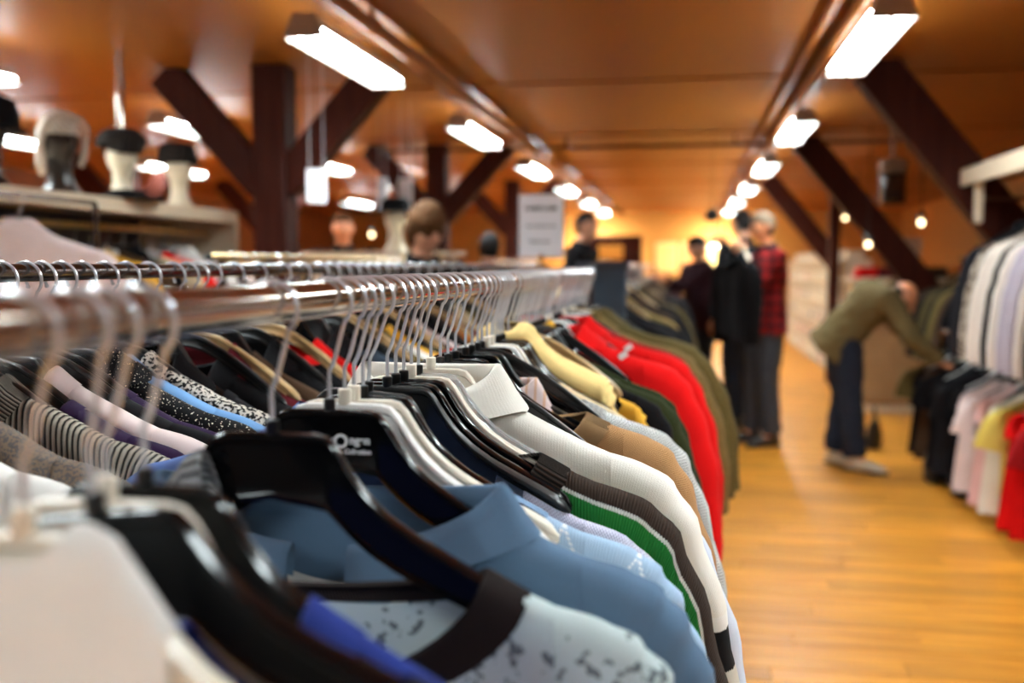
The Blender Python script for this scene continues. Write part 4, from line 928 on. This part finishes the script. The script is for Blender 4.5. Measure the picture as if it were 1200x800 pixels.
text('Kun salg per stk', .0215, INK, (.0, -.0028, 1.585), (pi/2, 0, 0), t, bold=.0004)
text('Velkommen', .0215, INK, (-.008, -.0028, 1.510), (pi/2, 0, 0), t, bold=.0004)
t.rotation_euler = (0, 0, R(8))
def hanging_sign(loc, w_, h_, rz, label):
    t = empty('hanging_sign', loc, label, 'sign', 'blank white signs hanging on the left', rz=rz)
    g = G(); g.box((0, 0, 0), (w_, .006, h_), bev=.001); g.obj('card', PAPER, t)
    for s in (-1, 1):
        g = G(); g.tube([(s*w_*.35, 0, h_/2), (s*w_*.35, 0, CEIL-loc[2])], .0015, 6); g.obj('cord', PAPER, t)
hanging_sign((-2.05, 5.35, 1.835), .11, .19, R(20), 'grey-white hanging sign beside the nearest timber post')
hanging_sign((-2.15, 6.9, 1.90), .075, .23, R(30), 'narrow white hanging sign, left of the bright pair')
hanging_sign((-1.98, 6.9, 1.89), .10, .23, R(10), 'bright white hanging sign, right of the pair')
t = empty('hanging_rod', (-3.06, 5.06, 2.0), 'thin rod hanging from the ceiling above the hats, pale above and dark below', 'rod')
g = G(); g.tube([(0, 0, .13), (0, 0, CEIL-2.0)], .024, 12); g.obj('sleeve', CHROME, t)
g = G(); g.tube([(0, 0, 0), (0, 0, .14)], .010, 12); g.obj('rod', DARKRAIL, t)

# ------------------------------------------------------------------ right-hand wall rack on two levels
t = empty('two_level_rack', (1.85, 5.0, 0), 'two-level clothes rack with pale top shelf along the right side', 'clothes rack'); of = (1.85, 5.0, 0)
pbox('top_shelf', (1.50, 2.9, 1.89), (2.32, 5.95, 1.915), PAINTW, t, of); pbox('fascia', (1.49, 2.9, 1.83), (1.51, 5.95, 1.925), PAINTW, t, of)
pbox('upright', (1.52, 5.74, 1.62), (1.56, 5.78, 1.9), PAINTW, t, of); pbox('upright', (2.26, 5.74, 0), (2.30, 5.78, 1.89), DARKRAIL, t, of); pbox('upright', (2.26, 2.92, 0), (2.30, 2.96, 1.89), DARKRAIL, t, of)
pbox('crossbar', (1.54, 5.75, 1.74), (2.28, 5.77, 1.76), DARKRAIL, t, of); pbox('upright', (1.78, 7.5, 0), (1.81, 7.53, .95), DARKRAIL, t, of)
for z_, y1_ in ((1.75, 5.76), (.93, 7.52)):
    g = G(); g.tube([(-.05, 2.95-5, z_), (-.05, y1_-5, z_)], .014, 12); g.obj('rail', CHROME if z_ > 1 else DARKRAIL, t)
for yy in (2.94, 5.5):
    pbox('foot', (1.62, yy, 0), (2.30, yy+.04, .05), DARKRAIL, t, of); pbox('bracket', (1.78, yy, .9), (2.28, yy+.03, .93), DARKRAIL, t, of); pbox('bracket', (1.78, yy, 1.735), (2.28, yy+.03, 1.76), DARKRAIL, t, of)
up = ['shirtl', 'shirtl', 'shirtw', 'shirtl', 'shirtl', 'shirtw', 'shirtl', 'black', 'shirtw', 'shirtl', 'shirtl', 'shirtw', 'black', 'shirtw', 'shirtw', 'pattern', 'black', 'char']
row(1.80, 1.75, .014, [(3.6+i*.122, 'shirt', up[i]) for i in range(18)], 'on the upper right rail', 'shirts on the upper right rail', lod=2, hk=('black', 'slim'))
lo = ['dgreen', 'burg', 'white', 'tan', 'black', 'tan', 'dred', 'red', 'red', 'lemon', 'offwhite', 'pink', 'pinkw', 'pinkw', 'black', 'black', 'char', 'black', 'black', 'dbrown', 'black', 'tweed2']
row(1.80, .93, .014, [(3.75+i*.165, 'dress' if i % 3 else 'tee', lo[i]) for i in range(22)], 'on the lower right rail', 'garments on the lower right rail', lod=2, hk=('black', 'slim', 'white'))
BAG = plain('bag_black', (.012, .010, .010), .45)
for i, (x, y, sc) in enumerate(((1.60, 6.75, 1.), (1.66, 6.35, .9), (1.42, 7.9, .8))):
    t = empty('handbag', (x, y, 0), ['black handbag on the floor beneath the bending man\'s hands', 'smaller black handbag nearer on the floor under the dark dresses', 'small dark bag on the floor behind the bending man'][i], 'bag', rz=R(70))
    g = G(); g.grid([[(cos(2*pi*k/20)*.16*sc*a, sin(2*pi*k/20)*.07*sc*a*b, z*sc) for k in range(20)] for a, b, z in ((.8, .8, 0), (1, 1, .02), (1.02, 1.05, .12), (.95, .7, .22), (.85, .3, .27))], True, capa=True, capb=True); g.obj('body', BAG, t)
    g = G(); g.tube([(.08*sc*cos(a), 0, .25*sc+.15*sc*sin(a)) for a in [pi*k/12 for k in range(13)]], .008*sc, 8); g.obj('handle', BAG, t)

# ------------------------------------------------------------------ white shelving down the aisle, with shoes and boxes
random.seed(3)
shoe = G(); shoe.tube([(0, -.11, .04), (0, -.06, .05), (0, .02, .042), (0, .09, .03), (0, .13, .018)], [.026, .034, .036, .038, .02], 10, ell=[.035, .045, .038, .027, .014], side=(1, 0, 0)); shoe.box((0, .01, .006), (.07, .25, .012), bev=.004)
SMAT = [plain('leather_'+n_, c_, .4) for n_, c_ in (('white', (.75, .68, .55)), ('tan', (.45, .24, .10)), ('red', (.45, .05, .03)), ('black', (.03, .02, .02)), ('cream', (.66, .52, .33)))]
smesh = shoe.mesh('shoe', SMAT[0])
bx = G(); bx.box((0, 0, .05), (.20, .26, .10), bev=.003); bx.box((0, 0, .102), (.206, .266, .022), bev=.002); bmesh_ = bx.mesh('box', SHELFW, False)
cnt = 0
for u in range(5):
    y0 = 12.4+u*1.16+(.34 if u else 0); of = (1.98, y0+.57, 0)
    t = empty('shelving_unit', of, 'cream open shelving unit full of shoes, %s from the front along the aisle' % ordn(u), 'shelf', 'cream shelving units')
    for yy in (y0, y0+1.12): pbox('side_panel', (1.80, yy, 0), (2.16, yy+.025, 1.46), SHELFW, t, of, 0)
    pbox('back_panel', (2.15, y0, 0), (2.16, y0+1.14, 1.46), plain('back_brown', (.22, .12, .05), .6), t, of, 0); pbox('divider', (1.80, y0+.55, 0), (2.15, y0+.57, 1.44), SHELFW, t, of, 0)
    for k in range(6):
        z = .06+k*.275; pbox('shelf_board', (1.80, y0+.02, z), (2.15, y0+1.12, z+.022), SHELFW, t, of, 0)
        for j in range(4):
            if k == 5 and j % 2: continue
            yy = y0+.15+j*.27+(.03 if j > 1 else 0); isb = random.random() < .35 or k == 5; mi = random.randrange(5)
            wh = '%s shelf of %s shelving unit, %s from near end' % (['lowest', 'second lowest', 'third', 'fourth', 'fifth', 'topmost'][k], ordn(u), ordn(j))
            if isb:
                o = inst('shoe_box', bmesh_, None); tag(o, 'pale lidded box on the '+wh, 'box', 'boxes on the cream shelving'); o.location = (1.97, yy, z+.022)
            else:
                p = empty('shoe_pair', (1.95, yy, z+.022), '%s shoes on the %s' % (['white', 'tan', 'red', 'black', 'cream'][mi], wh), 'shoes', 'shoes on the cream shelving', rz=R(90))
                for s in (-.045, .045):
                    q = inst('shoe', smesh, p); q.location = (s, 0, 0); q.material_slots[0].link = 'OBJECT'; q.material_slots[0].material = SMAT[mi]
# loudspeaker, hanging ball, small lamps
t = empty('loudspeaker', (1.52, 8.0, 1.86), 'dark loudspeaker on a ceiling bracket, right of the aisle', 'loudspeaker')
g = G(); g.box((0, 0, .11), (.17, .15, .23), bev=.012); g.obj('cabinet', BLACKM, t); g = G(); g.box((0, -.078, .11), (.14, .006, .2), bev=.002); g.obj('grille', DARKRAIL, t)
g = G(); g.box((0, 0, .28), (.19, .15, .10), bev=.008); g.tube([(0, 0, .33), (0, 0, CEIL-1.86)], .015, 10); g.obj('bracket', plain('bracket_brown', (.16, .08, .04), .5), t)
t = empty('hanging_ball', (.205, 9.0, 1.83), 'small round black ball hanging over the coat rack', 'ball')
g = G(); g.ball((0, 0, 0), .062, 24, 16); g.obj('sphere', BLACKM, t); g = G(); g.tube([(0, 0, .06), (0, 0, CEIL-1.83)], .002, 6); g.obj('cord', BLACKM, t)
BULB = plain('bulb_glow', (1, .8, .5), .4, emit=(1, .72, .38), es=4)
for i, (x, y, z) in enumerate(((1.46, 8.6, 1.56), (1.78, 8.2, 1.72), (1.85, 12.5, 1.95), (1.98, 12.5, 1.93), (-5.6, 8.4, 2.1), (-3.4, 10.5, 1.72), (-3.0, 11.5, 1.85))):
    t = empty('spot_lamp', (x, y, z), 'small glowing bulb lamp, %s' % ['lower left of the pair right of the loudspeaker', 'higher one right of the loudspeaker', 'left one of the far pair beyond the second strut', 'right one of the far pair beyond the second strut', 'far left behind the black mannequin head', 'behind the nearest timber post', 'bright one above the far person in black'][i], 'lamp')
    g = G(); g.ball((0, 0, 0), .022 if i != 6 else .08, 16, 12); g.obj('bulb', BULB, t); g = G(); g.lathe([(.02, .025), (.034, .03), (.03, .06), (.008, .09)], 16); g.tube([(0, 0, .08), (0, 0, CEIL-z)], .004, 6); g.obj('socket', BLACKM, t)
# white pillar, cabinet and clutter behind the bending man
t = empty('cabinet', (1.95, 10.1, 0), 'pale cabinet beyond the bending man with folded clothes on it', 'cabinet'); of = (1.95, 9.9, 0)
CABM = wood('cabinet_tan', (.34, .19, .08), (.46, .28, .13), .5, 3, 30, 3)
pbox('carcass', (1.55, 9.6, .08), (2.75, 10.1, 1.24), CABM, t, of); pbox('top_board', (1.52, 9.57, 1.24), (2.78, 10.13, 1.27), PAINTW, t, of); pbox('plinth', (1.58, 9.63, 0), (2.72, 10.08, .08), SHELFW, t, of)
for k in range(3):
    d = pbox('door', (1.57+k*.395, 9.58, .10), (1.955+k*.395, 9.6, 1.22), CABM, t, of, .003); g = G(); g.ball((1.9+k*.395-1.95, 9.565-9.9, .7), .012, 10, 8); g.obj('knob', BRASS, d)
t = empty('white_panel', (2.08, 9.95, 1.27), 'white upright panel standing on the pale cabinet', 'panel'); g = G(); g.box((0, 0, .19), (.16, .10, .38), bev=.004); g.obj('board', PAINTW, t)
for i, (x, mk) in enumerate(((1.70, 'red'), (1.86, 'burg'), (2.30, 'dbrown'), (2.52, 'orange'))):
    g = G(); 
    for k in range(3): g.box((0.004*k, 0, .018+k*.034), (.2-.01*k, .26, .032), bev=.012)
    o = g.obj('folded_sweater', C[mk], loc=(x if i else 1.68, 10.0, 1.27)); tag(o, '%s folded knitwear stack on the pale cabinet' % MW[mk], 'clothes', 'folded stacks on the cabinet')
rack('low rack of brown coats behind the bending man', 2.35, 7.9, 9.3, 1.45, .0125, DARKRAIL, (8.0, 9.2))
row(2.35, 1.45, .0125, [(8.05+i*.17, 'coat', ['black', 'dbrown', 'tweed2', 'black', 'olive', 'black', 'dbrown'][i]) for i in range(7)], 'on the coat rack behind the bending man', 'coats behind the bending man', lod=3, hk=('wood', 'black'))
# far end: dark cabinet with orange card, pale framed panels
t = empty('tall_cabinet', (-1.42, 19.0, 0), 'dark brown tall cabinet against the far wall', 'cabinet'); of = (-1.42, 19.0, 0)
pbox('carcass', (-2.0, 18.8, .05), (-.85, 19.3, 1.94), POSTW, t, of); pbox('plinth', (-1.98, 18.82, 0), (-.87, 19.28, .05), BLACKM, t, of)
for k in range(2): pbox('door', (-1.98+k*.57, 18.78, .08), (-1.43+k*.57, 18.8, 1.92), POSTW, t, of)
o = G(); o.box((0, 0, 0), (.46, .01, .28), bev=.002); o = o.obj('orange_card', plain('card_orange', (.80, .36, .04), .5), loc=(-1.42, 18.765, 1.62)); tag(o, 'orange card fixed to the dark tall cabinet', 'card')
for i in range(3):
    t = empty('framed_panel', (-.45+i*.55, 21.985, 1.55), 'pale framed panel on the far wall, %s from left' % ordn(i), 'picture')
    g = G(); g.box((0, 0, 0), (.46, .03, .62), bev=.005); g.obj('frame', PAINTW, t); g = G(); g.box((0, -.018, 0), (.40, .008, .56)); g.obj('sheet', plain('sheet_%d' % i, [(.62, .50, .2), (.6, .25, .1), (.5, .42, .2)][i], .6), t)
# far racks on the left, mostly a dark band of shoulders
for j, (x, ya, yb) in enumerate(((-1.7, 8.3, 11.5), (-3.6, 7.2, 10.5), (-.9, 9.6, 12.0))):
    nm = ['left of the dark figure', 'far left beyond the hat shelf', 'beyond the dark figure'][j]
    rack('far clothes rack '+nm, x, ya, yb, 1.42, .0125, BRASS, (ya+.1, yb-.1)); n_ = int((yb-ya-.3)/.24)
    row(x, 1.42, .0125, [(ya+.2+i*.24, ['jacket', 'shirt', 'sweater'][i % 3], pal3[(i*5+j) % 16]) for i in range(n_)], 'on the far rack '+nm, 'garments on the far rack '+nm, lod=3, hk=('black', 'wood'))

bpy.data.scenes.remove(TMP)
